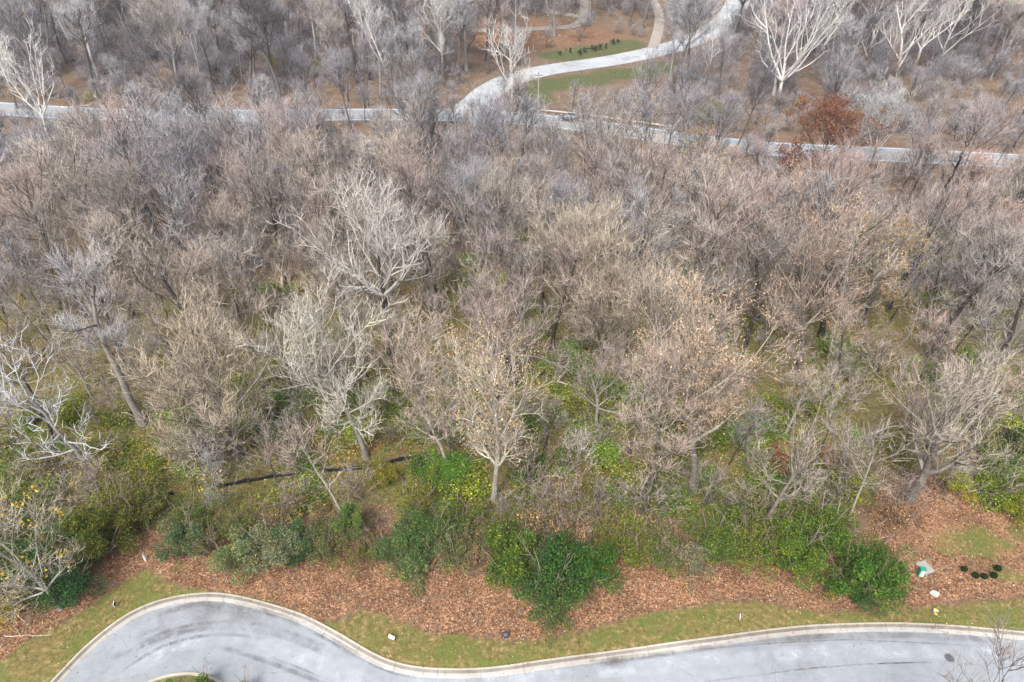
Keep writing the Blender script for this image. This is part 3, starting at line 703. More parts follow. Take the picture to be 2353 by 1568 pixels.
hero('leafy_tree', 'pale tree with a few yellow leaves at the lower left corner', 'the yellow-flecked tree', (140, 1400), 1150, 105, (0.34, 0.31, 0.27), (0.46, 0.43, 0.38), (0.48, 0.43, 0.36), seed=47, bole=0.2, top=0.7, fork=3, nlimb=12, elev=(15, 66), r0=0.17, nleaf=260, leafsize=0.26, leafcol=(0.62, 0.42, 0.06), tw=0.9, gnarl=0.14, trop=0.4, twl=0.8)
hero(B, 'dark slanting trunk at right over a bright green patch', 'the dark slanting trunk', (2122, 838), 520, 72, DARK, DARK, TWIGS['grey-brown'], seed=48, bole=0.5, top=0.9, nlimb=10, elev=(25, 65), r0=0.34, **MD)
hero(B, 'tall dark-trunked tree near the right edge with ragged branches', 'the ragged dark tree', (2225, 985), 640, 85, DARK, (0.2, 0.18, 0.16), TWIGS['grey-brown'], seed=49, bole=0.4, top=0.85, nlimb=12, elev=(20, 62), r0=0.36, gnarl=0.15, trop=0.4)
hero('leafy_tree', 'tree with orange-pink leaves on wiry twigs right of the apricot-leaved tree', 'the orange-pink leaved tree', (1830, 860), 520, 100, GREYB, (0.3, 0.27, 0.23), (0.42, 0.33, 0.28), seed=50, bole=0.3, top=0.7, fork=3, nlimb=14, elev=(30, 72), nleaf=1900, leafsize=0.16, leafcol=(0.58, 0.36, 0.24), **MD)
hero('leafy_tree', 'tree with sparse ochre leaves in the upper right of the wood', 'the sparse ochre-leaved tree', (1985, 760), 530, 80, GREYB, (0.3, 0.28, 0.22), (0.40, 0.34, 0.26), seed=51, bole=0.3, top=0.75, nlimb=14, elev=(25, 72), nleaf=2200, leafsize=0.17, leafcol=(0.56, 0.37, 0.16), **MD)
hero('leafy_tree', 'small tree with amber leaves beside a black trunk at left', 'the amber-leaved small tree', (500, 730), 610, 38, DARK, GREYB, (0.38, 0.30, 0.2), seed=52, bole=0.2, top=0.85, nlimb=10, elev=(20, 65), nleaf=700, leafsize=0.25, leafcol=(0.55, 0.26, 0.05), **MD)
hero('leafy_tree', 'upright tree with a few tan leaves in front of the tan round-topped tree', 'the few-leaved upright tree', (1500, 980), 655, 78, (0.26, 0.24, 0.2), (0.38, 0.34, 0.28), (0.47, 0.40, 0.33), seed=53, bole=0.35, top=0.8, nlimb=15, elev=(30, 74), nleaf=600, leafsize=0.15, leafcol=(0.6, 0.42, 0.25), **MD)
hero('leafy_tree', 'slim sapling dotted with lemon yellow leaves behind the hedge', 'the lemon-dotted sapling', (535, 1180), 1105, 30, GREYB, GREYB, (0.34, 0.28, 0.22), seed=54, bole=0.3, top=0.9, nlimb=7, elev=(20, 60), nbr=3, nsub=3, ntw=1, nlet=0, nleaf=45, leafsize=0.2, leafcol=(0.75, 0.6, 0.1), r0=0.05, **MD)
hero(B, 'bare tree top reaching into the lower right corner over the street', 'the lower right corner tree', (2150, 1760), 1478, 58, (0.16, 0.13, 0.12), (0.22, 0.18, 0.17), (0.30, 0.25, 0.24), seed=55, bole=0.3, top=0.85, nlimb=9, elev=(35, 68), nbr=6, nsub=5, ntw=2.4, nlet=0.9, r0=0.09, tw=0.7, **MD)
hero(B, 'bare slanting tree with a grey trunk just left of the big green bush', 'the slanting grey trunk', (1755, 1225), 1000, 75, (0.24, 0.22, 0.18), (0.32, 0.29, 0.25), (0.42, 0.36, 0.30), seed=56, ntw=1.3, nlet=0.9, nbr=6, nsub=4, bole=0.45, top=0.85, nlimb=10, elev=(20, 62), r0=0.24, **MD)
hero(B, 'pale bent sapling behind the big green bush at right', 'the pale bent sapling', (1950, 1195), 1010, 55, (0.38, 0.35, 0.28), (0.38, 0.35, 0.28), (0.42, 0.37, 0.31), seed=57, ntw=1.3, nlet=0.9, nbr=6, nsub=4, bole=0.45, top=0.9, nlimb=9, elev=(20, 62), r0=0.12, **MD)
hero(B, 'thin grey double-stemmed tree left of the cream-leaved tree', 'the thin double-stemmed tree', (1030, 1095), 770, 85, (0.36, 0.34, 0.29), (0.36, 0.33, 0.28), (0.45, 0.37, 0.31), seed=58, bole=0.3, top=0.7, fork=2, nlimb=13, elev=(40, 72), r0=0.2, **MD)
hero(B, 'ivy-dark upright trunk with a bushy crown right of the cream-leaved tree', 'the ivy-dark trunk', (1480, 1170), 800, 80, (0.12, 0.11, 0.08), (0.30, 0.27, 0.23), (0.43, 0.35, 0.30), seed=59, bole=0.4, top=0.85, nlimb=13, elev=(20, 70), r0=0.33, **MD)

# ------------------------------------------------------------------ other trees of the wood, each its own object
FORMS = [dict(bole=0.40, top=0.85, nlimb=13, elev=(20, 72)), dict(bole=0.22, top=0.6, fork=4, nlimb=15, elev=(30, 76)), dict(bole=0.5, top=0.9, nlimb=11, elev=(30, 72)),
         dict(bole=0.3, top=0.7, fork=3, nlimb=13, elev=(25, 70)), dict(bole=0.45, top=0.85, nlimb=12, elev=(10, 66)), dict(bole=0.2, top=0.55, fork=5, nlimb=16, elev=(25, 78)),
         dict(bole=0.35, top=0.8, nlimb=14, elev=(35, 78)), dict(bole=0.55, top=0.88, nlimb=9, elev=(25, 66)), dict(bole=0.3, top=0.75, fork=2, nlimb=13, elev=(20, 72))]
FW = [3.8, 4.3, 2.8, 4.1, 4.0, 4.6, 3.3, 2.7, 3.9]
PROTO_N = [proto_meshes(grow(360+i, 16.0, FW[i], gnarl=0.13, trop=0.5, nbr=7, nsub=4, ntw=1.35, nlet=1.0, tw=1.15, twl=1.1, **f)) for i, f in enumerate(FORMS)]
FORMS = [{**f, 'bole': min(f['bole']+0.14, 0.62), 'elev': (min(f['elev'][0]+14, 50), f['elev'][1]+2)} for f in FORMS]
PROTO = [proto_meshes(grow(300+i, 16.0, FW[i], gnarl=0.12, trop=0.5, nbr=7, nsub=5, ntw=1.7, nlet=1.25, tw=1.12, **f)) for i, f in enumerate(FORMS)]
def fleck(pm, n, seed):
    rng = np.random.default_rng(seed); few = rng.integers(0, len(pm['tips']), n//3); k = rng.choice(few, n)
    return mesh_np('leaves', *leaf_quads(rng, pm['tips'][k]+rng.normal(size=(n, 3))*0.25, 0.165), M_DRYLEAF)
FLECK = [fleck(p, 1000, i) for i, p in enumerate(PROTO)]; FLECK_N = [fleck(p, 700, 50+i) for i, p in enumerate(PROTO_N)]
FORMNAME = ['', 'round-headed', 'tall narrow', 'forked', 'straggly', 'broom-crowned', 'upright', 'slim', 'twin-stemmed']

def blocked(x, y, pad=0.0):
    if y < yline(EDGELINE, x)+1.5: return True
    if dist_line(FARL, x, y) < 4.8+pad: return True
    if dist_line(DRIVEL, x, y) < 4.8+pad or dist_line(DRIVE2L, x, y) < 3.5 or dist_line(TRACKL, x, y) < 2.3 or dist_line(LANEL, x, y) < 2.2: return True
    if float(lawn_mask(np.array(x), np.array(y))) > 0.3: return True
    return False
def in_view(x, y, m=1.1): return abs(x) < 0.75*(y*CP+CAM_H*SP)*m+4
taken = list(HEROXY); spots = []; RUST = ground_at(1872, 422); FORK = ground_at(135, 385)
rs = random.Random(5)
tries = 0
while tries < 9000 and len(spots) < 268:
    tries += 1
    y = rs.uniform(47, 166); x = rs.uniform(-125, 125)
    if not in_view(x, y, 1.06) or blocked(x, y): continue
    if y > 156 and rs.random() < 0.3: continue
    if abs(x-RUST.x) < 10 and -30 < y-RUST.y < 8 or abs(x-FORK.x) < 8 and -28 < y-FORK.y < 6: continue
    r = 4.2 if y < 75 else 5.0
    if any((x-a)**2+(y-b)**2 < (r if i >= len(HEROXY) else 0.42*w+2.2)**2 for i, (a, b, w) in enumerate(taken)): continue
    taken.append((x, y, 4)); spots.append((x, y))
spots.sort(key=lambda s: s[1])
ORD = 'first second third fourth fifth sixth seventh eighth ninth tenth eleventh twelfth thirteenth fourteenth fifteenth sixteenth seventeenth eighteenth nineteenth twentieth'.split()
def where(u, v):
    k = min(range(len(LANDMARKS)), key=lambda i: (LANDMARKS[i][1]-u)**2+((LANDMARKS[i][2]-v)*1.3)**2)
    ph, cu, cv, _ = LANDMARKS[k]; dx, dy = u-cu, v-cv
    d = ('right of' if dx > 0 else 'left of') if abs(dx) > abs(dy)*1.2 else ('above' if dy < 0 else 'below')
    return ph, d, math.hypot(dx, dy)
def label_all(items, noun):
    """items: (object, look, u, v) - a label that says which neighbour of which landmark it is"""
    groups = {}
    for it in items:
        ph, d, r = where(it[2], it[3]); groups.setdefault((it[1], ph, d), []).append((r, it[0]))
    for (look, ph, d), lst in groups.items():
        lst.sort(key=lambda t: t[0])
        for i, (r, o) in enumerate(lst):
            o['label'] = f'{ORD[min(i, 19)]} {look} {noun} {d} {ph}' if len(lst) > 1 else f'{look} {noun} {d} {ph}'

todo = []
GROUP = 'bare trees of the wood between the two roads'
for i, (x, y) in enumerate(spots):
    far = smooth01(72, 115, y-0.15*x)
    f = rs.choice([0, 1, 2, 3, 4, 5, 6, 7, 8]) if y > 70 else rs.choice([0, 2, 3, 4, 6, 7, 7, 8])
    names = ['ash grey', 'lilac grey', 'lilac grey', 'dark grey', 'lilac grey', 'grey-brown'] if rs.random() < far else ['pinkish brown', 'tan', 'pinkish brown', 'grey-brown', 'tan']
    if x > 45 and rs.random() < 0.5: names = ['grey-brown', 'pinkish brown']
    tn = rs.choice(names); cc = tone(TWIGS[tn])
    h = rs.uniform(0.66, 1.22) if y > 62 else rs.uniform(0.42, 0.75)
    rd = y-FARL[np.argmin(np.abs(FARL[:, 0]-x))][1]
    if -44 < rd <= -24 and rs.random() < 0.4: h = rs.uniform(0.5, 0.75)
    if rd > -24: h = rs.uniform(0.28, 0.5) if rs.random() < 0.76 else rs.uniform(0.7, 1.0)
    wd = 1.08 if y > 85 and h < 0.66 or 85 < y and rd < -24 else (0.75 if y > 85 else 1.0)
    sc = (h*wd*rs.uniform(0.9, 1.12), h*wd*rs.uniform(0.9, 1.12), h)
    dark = rs.random()
    tc = DARK if dark < 0.55 else (GREYB if dark < 0.9 else (0.36, 0.34, 0.3)); lc = tuple(0.7*a+0.15*b for a, b in zip(tc, cc))
    z = height(x, y)
    leafy = x > 14 and y < 112 and rs.random() < 0.6
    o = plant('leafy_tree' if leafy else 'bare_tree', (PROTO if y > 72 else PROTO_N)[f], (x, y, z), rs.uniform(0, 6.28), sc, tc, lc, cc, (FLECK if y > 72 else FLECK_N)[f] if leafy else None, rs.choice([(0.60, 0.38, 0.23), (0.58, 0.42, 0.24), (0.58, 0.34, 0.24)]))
    o.rotation_euler[0] = rs.gauss(0, 0.05); o.rotation_euler[1] = rs.gauss(0, 0.05)
    tag(o, None, 'tree', GROUP)
    u, v = project((x, y, z+16*h*0.65))
    todo.append((o, (f'{tn} {FORMNAME[f]}').strip()+(' peach-flecked' if leafy else ' bare'), u, v))
label_all(todo, 'tree')
YOUNG = [proto_meshes(grow(330+i, 8.0, 1.9, gnarl=0.14, trop=0.5, nbr=5, nsub=4, ntw=1.2, nlet=0.9, tw=0.85, twl=0.7, r0=0.075, **f)) for i, f in enumerate([dict(bole=0.4, top=0.9, nlimb=10, elev=(15, 66)), dict(bole=0.3, top=0.7, fork=2, nlimb=10, elev=(30, 72)), dict(bole=0.5, top=0.9, nlimb=8, elev=(20, 60)), dict(bole=0.25, top=0.9, nlimb=11, elev=(0, 60))])]
todo, ypts, tries = [], [], 0
while tries < 14000 and len(ypts) < 290:
    tries += 1
    slim = len(ypts) >= 115                              # then slender stems among the bigger trees
    y = 41+rs.random()**1.2*50 if not slim else rs.uniform(60, 140); x = rs.uniform(-75, 75) if not slim else rs.uniform(-105, 105)
    if slim and (y > FARL[np.argmin(np.abs(FARL[:, 0]-x))][1]-38 or abs(x-RUST.x) < 10 and -30 < y-RUST.y < 8 or abs(x-FORK.x) < 8 and -28 < y-FORK.y < 6): continue
    if not in_view(x, y, 1.03) or y < yline(EDGELINE, x)+1.2 or any((x-a)**2+(y-b)**2 < 2.6**2 for a, b in ypts) or any((x-a)**2+(y-b)**2 < 2.0**2 for a, b, _ in taken[len(HEROXY):]): continue
    ypts.append((x, y)); tn = rs.choice(['pinkish brown', 'tan', 'grey-brown', 'ash grey', 'tan']); f = rs.randrange(4); h = rs.uniform(0.55, 1.15) if not slim else rs.uniform(1.25, 2.0); z = height(x, y)
    cc = tone(TWIGS[tn]); tc = rs.choice([DARK, GREYB, (0.36, 0.34, 0.29), (0.42, 0.39, 0.33)])
    o = plant('young_tree', YOUNG[f], (x, y, z), rs.uniform(0, 6.28), (h, h, h) if not slim else (h*0.72, h*0.72, h), DARK if slim and rs.random() < 0.6 else tc, tuple(0.5*a+0.5*b for a, b in zip(tc, cc)), cc)
    o.rotation_euler[0] = rs.gauss(0, 0.08); o.rotation_euler[1] = rs.gauss(0, 0.08); tag(o, None, 'tree', 'slender young bare trees scattered through the wood')
    u, v = project((x, y, z+4*h)); todo.append((o, f'{tn} '+('slender tall' if slim else 'thin'), u, v))
label_all(todo, 'young tree')

# ------------------------------------------------------------------ far wood beyond the road, one mass
M_FARBARK = None
def far_mats():
    m, nt, b = new_mat('far_bark')
    r = node(nt, 'ShaderNodeObjectInfo').outputs['Random']
    nt.links.new(ramp(nt, r, [(0, (0.08, 0.07, 0.06)), (0.45, (0.17, 0.155, 0.14)), (0.8, (0.30, 0.285, 0.27)), (1, (0.5, 0.48, 0.46))]), b.inputs['Base Color'])
    m2, nt, b = new_mat('far_twigs')
    a = node(nt, 'ShaderNodeAttribute'); a.attribute_name = 'tint'; a.attribute_type = 'INSTANCER'
    r = node(nt, 'ShaderNodeNewGeometry').outputs['Random Per Island']
    ac = mixc(nt, 1.0, a.outputs['Color'], attr(nt, 'age'), 'MULTIPLY')
    nt.links.new(mixc(nt, 1.0, ac, ramp(nt, r, [(0, (0.45, 0.43, 0.42)), (0.5, (1, 1, 1)), (1, (1.7, 1.69, 1.68))]), 'MULTIPLY'), b.inputs['Base Color'])
    return m, m2
def gn_scatter(name, pc, pts, rot, scl, pick, tint):
    me = bpy.data.meshes.new(name); me.from_pydata([tuple(p) for p in pts], [], [])
    a = me.attributes.new('rot', 'FLOAT_VECTOR', 'POINT'); a.data.foreach_set('vector', np.array(rot, np.float32).ravel())
    a = me.attributes.new('scl', 'FLOAT', 'POINT'); a.data.foreach_set('value', np.array(scl, np.float32))
    a = me.attributes.new('pick', 'INT', 'POINT'); a.data.foreach_set('value', np.array(pick, np.int32))
    a = me.attributes.new('tint', 'FLOAT_COLOR', 'POINT'); a.data.foreach_set('color', np.c_[np.array(tint, np.float32), np.ones(len(pts), np.float32)].ravel())
    o = link(name, me); ng = bpy.data.node_groups.new('plant_'+name, 'GeometryNodeTree'); L = ng.links
    ng.interface.new_socket('Geometry', in_out='INPUT', socket_type='NodeSocketGeometry'); ng.interface.new_socket('Geometry', in_out='OUTPUT', socket_type='NodeSocketGeometry')
    gi, go, ip, ci = (ng.nodes.new(t) for t in ('NodeGroupInput', 'NodeGroupOutput', 'GeometryNodeInstanceOnPoints', 'GeometryNodeCollectionInfo'))
    ci.inputs['Collection'].default_value = pc; ci.inputs['Separate Children'].default_value = True; ci.inputs['Reset Children'].default_value = True
    def named(n, t): x = ng.nodes.new('GeometryNodeInputNamedAttribute'); x.data_type = t; x.inputs['Name'].default_value = n; return x.outputs['Attribute']
    e2r = ng.nodes.new('FunctionNodeEulerToRotation'); L.new(named('rot', 'FLOAT_VECTOR'), e2r.inputs[0])
    L.new(gi.outputs[0], ip.inputs['Points']); L.new(ci.outputs[0], ip.inputs['Instance']); ip.inputs['Pick Instance'].default_value = True
    L.new(named('pick', 'INT'), ip.inputs['Instance Index']); L.new(e2r.outputs[0], ip.inputs['Rotation']); L.new(named('scl', 'FLOAT'), ip.inputs['Scale']); L.new(ip.outputs[0], go.inputs[0])
    o.modifiers.new('plant', 'NODES').node_group = ng
    return o
def far_wood():
    rng = np.random.default_rng(9); pc = bpy.data.collections.new('far_wood_kinds'); mb, mt = far_mats()
    for i in range(7):
        f = FORMS[[0, 2, 3, 6, 7, 4, 2][i]]
        g = grow(500+i, 20.0, 3.9, **{**f, 'nlimb': 12, 'nbr': 7, 'nsub': 5, 'ntw': 2.3, 'nlet': 1.3, 'tw': 1.6, 'twl': 1.4, 'gnarl': 0.11, 'trop': 0.55})
        tv, tf = join([g['trunk']]+g['limbs']); cv, cf = g['crown']
        me = mesh_np('far_tree', np.concatenate([tv, cv]), np.concatenate([tf, cf+len(tv)]), [mb, mt], True, {'age': np.r_[np.ones(len(tv)), g['age']]}, np.r_[np.zeros(len(tf)), np.ones(len(cf))])
        o = bpy.data.objects.new('far_tree_%s' % 'abcdefg'[i], me); pc.objects.link(o)
    pts, rot, scl, pick, tint = [], [], [], [], []
    DRPX = np.array([project((p[0], p[1], float(terrain(*p)))) for p in DRIVEL])
    k = 0
    while k < 9000 and len(pts) < 720:
        k += 1
        y = rng.uniform(160, 335); x = rng.uniform(-215, 215)
        if not in_view(x, y, 1.08) or blocked(x, y, 1.0): continue
        u, v = project((x, y, float(terrain(x, y))))
        if y < 190 and dist_line(FARL, x, y) < 8: continue
        tu, tv = project((x, y, float(terrain(x, y))+17)); q = np.argmin(np.abs(DRPX[:, 0]-tu))
        if any(abs(cu-u) < 42 and project(hp)[1] < v+4 and tv < project(hp)[1] for _, cu, _, hp in LANDMARKS[:14]) and rng.random() < 0.6: continue
        if np.any((np.abs(DRPX[:, 0]-0.5*(tu+u)) < 46) & (DRPX[:, 1] > tv-6) & (DRPX[:, 1] < v-2)) and rng.random() < 0.9: continue
        if FARL[np.argmin(np.hypot(FARL[:, 0]-x, FARL[:, 1]-y))][1] > y: continue     # only beyond the road
        if 1060 < u < 1480 and 40 < v < 240 and rng.random() < 0.6: continue
        if any((x-a)**2+(y-b)**2 < 3.5**2 for a, b, _ in pts) or any((x-a)**2+(y-b)**2 < 9 for a, b, _ in HEROXY): continue
        pts.append((x, y, float(terrain(x, y)))); rot.append((rng.normal()*0.05, rng.normal()*0.05, rng.uniform(0, 6.28))); h = rng.uniform(0.75, 1.2); scl.append(h); pick.append(int(rng.integers(0, 7)))
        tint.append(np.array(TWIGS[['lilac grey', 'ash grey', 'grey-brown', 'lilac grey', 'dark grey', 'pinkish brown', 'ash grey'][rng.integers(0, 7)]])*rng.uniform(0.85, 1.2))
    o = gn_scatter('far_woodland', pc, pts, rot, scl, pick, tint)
    tag(o, 'grey leafless wood on the rising ground beyond the far road', 'woodland', None, 'stuff')
    print('far trees', len(pts), 'spots', len(spots))
far_wood()

# ------------------------------------------------------------------ shrubs
def shrub_cloud(rng, n, W, H, lobes, ls=0.13, hang=0.0):
    c = np.stack([rng.normal(size=lobes)*0.40*W, rng.normal(size=lobes)*0.40*W, rng.uniform(0.3, 0.78, lobes)*H], 1); c[0] = (0, 0, 0.55*H)
    r = rng.uniform(0.28, 0.5, lobes)*min(W, H)*(1 if lobes < 15 else 0.72)
    k = rng.integers(0, lobes, n); d = nrm(rng.normal(size=(n, 3))); rad = rng.uniform(0.35, 1.08, n)**0.6
    p = c[k]+d*(r[k]*rad)[:, None]*np.array([1, 1, 0.9]); p[:, 2] = np.maximum(p[:, 2]-hang*np.hypot(p[:, 0], p[:, 1])**1.5/W, 0.05+rng.uniform(0, 0.25, n))
    return p
def shrub_proto(seed, W, H, n, lobes, ls=0.16, stems=10, hang=0.0, mat=M_LEAF, flat=0.2):
    rng = np.random.default_rng(seed); pts = shrub_cloud(rng, n, W, H, lobes, ls, hang)
    lv = mesh_np('leaves', *leaf_quads(rng, pts, ls, flat), mat)
    a = rng.uniform(0, 6.28, stems); d = np.stack([np.cos(a)*0.55, np.sin(a)*0.55, np.ones(stems)], 1)
    st = walk(rng, np.c_[np.cos(a)*0.12, np.sin(a)*0.12, np.zeros(stems)], d, rng.uniform(0.85, 1.35, stems)*H, 5, 0.1, 0.14)
    q = rng.integers(0, stems, stems*6); p, T = at_t(st, q, rng.uniform(0.3, 1, stems*6))
    tw = walk(rng, p, T+perp_dirs(rng, T)*0.9, rng.uniform(0.3, 0.9, stems*6)*W*0.4, 3, 0.1, 0.2)
    sm = mesh_np('stems', *join([tubes(st, taper(stems, 5, np.full(stems, 0.03), np.full(stems, 0.01)), 4), tubes(tw, taper(stems*6, 3, np.full(stems*6, 0.014), np.full(stems*6, 0.006)), 3)]), M_STEM, True)
    return lv, sm
SP_ = [shrub_proto(1, 1.9, 2.2, 2600, 9), shrub_proto(2, 2.2, 1.9, 2600, 11), shrub_proto(3, 1.6, 2.6, 2400, 8), shrub_proto(4, 2.0, 2.0, 1500, 10), shrub_proto(5, 2.0, 1.6, 900, 9, stems=16), shrub_proto(6, 1.7, 2.0, 2600, 12, 0.14, hang=0.5),
       shrub_proto(11, 2.1, 3.3, 14000, 22, 0.098), shrub_proto(12, 2.4, 3.0, 14000, 26, 0.098), shrub_proto(13, 1.7, 3.6, 12000, 20, 0.098), shrub_proto(14, 2.2, 3.0, 6500, 24, 0.105, stems=18), shrub_proto(15, 2.2, 2.6, 1900, 18, 0.15, stems=30), shrub_proto(16, 1.9, 2.9, 11000, 26, 0.098, hang=0.5)]
def shrub(name, pi, loc, sc, c, rz, stem=(0.24, 0.19, 0.15)):
    e = empty(name, loc, rz, sc); link('leaves', SP_[pi][0], e, None, c); link('stems', SP_[pi][1], e, None, stem); return e
DG = (0.036, 0.088, 0.026); BG = (0.070, 0.115, 0.062); GG = (0.125, 0.155, 0.10); YG = (0.125, 0.165, 0.026); MG = (0.068, 0.118, 0.024); OL = (0.125, 0.135, 0.045); TEAL = (0.032, 0.085, 0.055)
def named_shrub(label, phrase, u, v, sx, sz, c, pi, name='evergreen_bush', cat='bush'):
    p = ground_at(u, v); z = height(p.x, p.y)
    o = shrub(name, pi, (p.x, p.y, z), (sx, sx, sz), c, rs.uniform(0, 6.28)); tag(o, label, cat)
    cu, cv = project((p.x, p.y, z+1.5)); SHRUBXY.append((p.x, p.y, sx*1.6))
    return o
SHRUBXY = []
HEDGE = [
 ('blue-green bush at the left end of the roadside hedge', 428, 1290, 1.05, 1.3, BG, 0), ('thin brown-green bush between the left end bush and the next', 475, 1295, 0.9, 1.15, (0.10, 0.115, 0.06), 3),
 ('leaf-dotted pale green bush at the front of the left hedge', 545, 1330, 1.15, 1.2, (0.11, 0.15, 0.075), 0), ('short dense teal bush in the left hedge', 592, 1308, 0.62, 0.95, TEAL, 2),
 ('silvery green bush right of the teal bush', 645, 1312, 1.15, 1.45, GG, 1), ('deep green tall bush behind the silvery bush', 690, 1310, 1.0, 1.35, (0.045, 0.10, 0.045), 0),
 ('brownish green bush right of the deep green tall bush', 745, 1300, 0.95, 1.2, (0.095, 0.12, 0.06), 1), ('bright green bush at the right end of the left hedge', 805, 1265, 0.95, 1.3, (0.085, 0.145, 0.045), 2),
 ('light green bush front left of the middle hedge', 905, 1315, 1.0, 1.3, (0.07, 0.125, 0.05), 0), ('drooping sage green bush at the front of the middle hedge', 965, 1340, 1.05, 1.15, (0.095, 0.14, 0.065), 5),
 ('wide green bush behind the drooping sage bush', 985, 1290, 1.2, 1.4, (0.06, 0.115, 0.04), 1), ('sparse brown-leaved bush in the middle hedge', 1045, 1315, 0.95, 1.3, (0.10, 0.12, 0.06), 3),
 ('tan twiggy bush left of the dark green bush', 1100, 1320, 0.75, 1.15, (0.22, 0.17, 0.11), 4),
 ('large bright green bush left of the darkest bush', 1175, 1360, 1.45, 1.75, MG, 0), ('darkest green bush in the centre by the leaf bank', 1265, 1390, 1.5, 2.0, DG, 1), ('deep green bush right of the darkest bush', 1330, 1370, 1.35, 1.85, (0.035, 0.09, 0.022), 0),
 ('yellow-green bush at the right foot of the dark bushes', 1370, 1360, 0.75, 1.2, YG, 2), ('drooping olive bush nearest the street in the centre', 1270, 1452, 0.95, 1.05, (0.10, 0.125, 0.055), 5),
 ('light olive bush hanging beside the drooping olive bush', 1225, 1395, 0.7, 0.8, (0.13, 0.14, 0.07), 5),
 ('yellowish bush right of the central dark group', 1445, 1310, 1.1, 1.2, (0.10, 0.13, 0.03), 3), ('small green bush at the leaf bank right of centre', 1510, 1320, 0.9, 1.0, (0.085, 0.125, 0.04), 3),
 ('grey drooping bush over the leaf bank right of centre', 1590, 1340, 0.95, 1.3, (0.16, 0.16, 0.115), 5), ('mid green bush behind the grey drooping bush', 1640, 1300, 1.1, 1.2, (0.07, 0.12, 0.03), 1),
 ('thin yellow-green bush left of the big green bush', 1720, 1310, 1.15, 1.25, (0.105, 0.14, 0.03), 3), ('bright green bush leaning on the big green bush from the left', 1810, 1330, 1.25, 1.6, (0.075, 0.13, 0.025), 0),
 ('big rounded green bush at the right end of the hedge', 1955, 1372, 1.5, 1.75, (0.05, 0.115, 0.022), 0), ('green front half of the big bush at the right', 1992, 1380, 1.05, 1.75, (0.055, 0.11, 0.025), 1), ('dark green low bush at the front of the big right bush', 1970, 1400, 0.85, 0.95, (0.033, 0.085, 0.028), 1),
 ('small yellow-leaved bush at the front of the big right bush', 1905, 1378, 0.7, 0.6, (0.14, 0.15, 0.04), 4),
 ('dark green bush in the lower left corner by the leaf bank', 175, 1392, 1.15, 1.05, (0.03, 0.08, 0.032), 1), ('large dark green bush at lower left under bare branches', 110, 1335, 1.7, 1.4, (0.04, 0.085, 0.022), 1),
 ('olive green bush right of the lower left group', 235, 1300, 1.4, 1.5, (0.075, 0.10, 0.022), 0), ('olive bush at the left edge above the yellow-flecked tree', 30, 1260, 1.6, 1.4, (0.06, 0.085, 0.02), 3),
 ('brown-green bush at the head of the left leaf bank', 305, 1230, 1.25, 1.4, (0.09, 0.105, 0.022), 3), ('yellow-tipped bush at the left edge near the street', 40, 1420, 1.2, 1.0, (0.16, 0.15, 0.03), 4), ('dark bush half out of frame at the left edge', -20, 1370, 1.5, 1.3, (0.05, 0.07, 0.02), 1),
 ('bright yellow-green bush at the right edge of the leaf bank', 2200, 1150, 0.85, 0.75, (0.20, 0.24, 0.015), 1), ('green bush right of the bright yellow-green bush', 2255, 1150, 1.3, 1.2, (0.10, 0.155, 0.025), 0), ('grey-green bush high at the right edge', 2310, 1120, 1.5, 1.4, (0.10, 0.14, 0.06), 3),
 ('yellowish bush at the right edge above the lawn', 2340, 1205, 1.0, 1.0, (0.14, 0.17, 0.025), 1), ('dark evergreen bush at the right edge of the wood', 2325, 1060, 1.2, 1.5, (0.03, 0.075, 0.035), 2),
 ('orange-tipped yellow bush left of the middle fence', 885, 1140, 0.75, 1.1, (0.15, 0.16, 0.03), 1), ('golden green bush behind the middle hedge', 955, 1200, 1.05, 1.2, (0.13, 0.15, 0.035), 3),
 ('vivid green bush by the black fence in the middle', 1030, 1125, 1.1, 1.1, (0.08, 0.17, 0.035), 1), ('green bush behind the fence right of the vivid bush', 965, 1095, 0.9, 1.1, (0.075, 0.15, 0.035), 0),
 ('orange-leaved low bush right of centre in brush', 1785, 1065, 0.9, 0.9, (0.27, 0.13, 0.07), 1), ('small orange-pink bush in the wood behind the slanting trunk', 1905, 1060, 0.8, 0.9, (0.46, 0.24, 0.13), 4),
 ('yellow shrub across the far road at right', 1840, 240, 1.0, 0.9, (0.36, 0.30, 0.03), 1), ('lime shrub on the bank above the far road at left', 652, 165, 1.8, 2.6, (0.20, 0.22, 0.05), 3), ('small lime shrub right of the tall lime shrub', 722, 175, 1.3, 2.0, (0.18, 0.20, 0.05), 3), ('low green shrub near the far road at left', 212, 232, 1.1, 0.9, (0.14, 0.18, 0.04), 3),
 ('lime shrub beyond the road near the small side lane', 1637, 270, 1.8, 1.6, (0.17, 0.21, 0.04), 3), ('grey-green shrub above the far road right of the driveway', 1615, 285, 2.0, 1.3, (0.10, 0.12, 0.07), 3),
]
for lb, u, v, sx, sz, c, pi in HEDGE:
    if v > 1100: named_shrub(lb, None, u, v-22, sx*1.06, sz*0.98, tuple(1.32*q for q in c), pi+6)
    else: named_shrub(lb, None, u, v, sx, sz, c, pi)
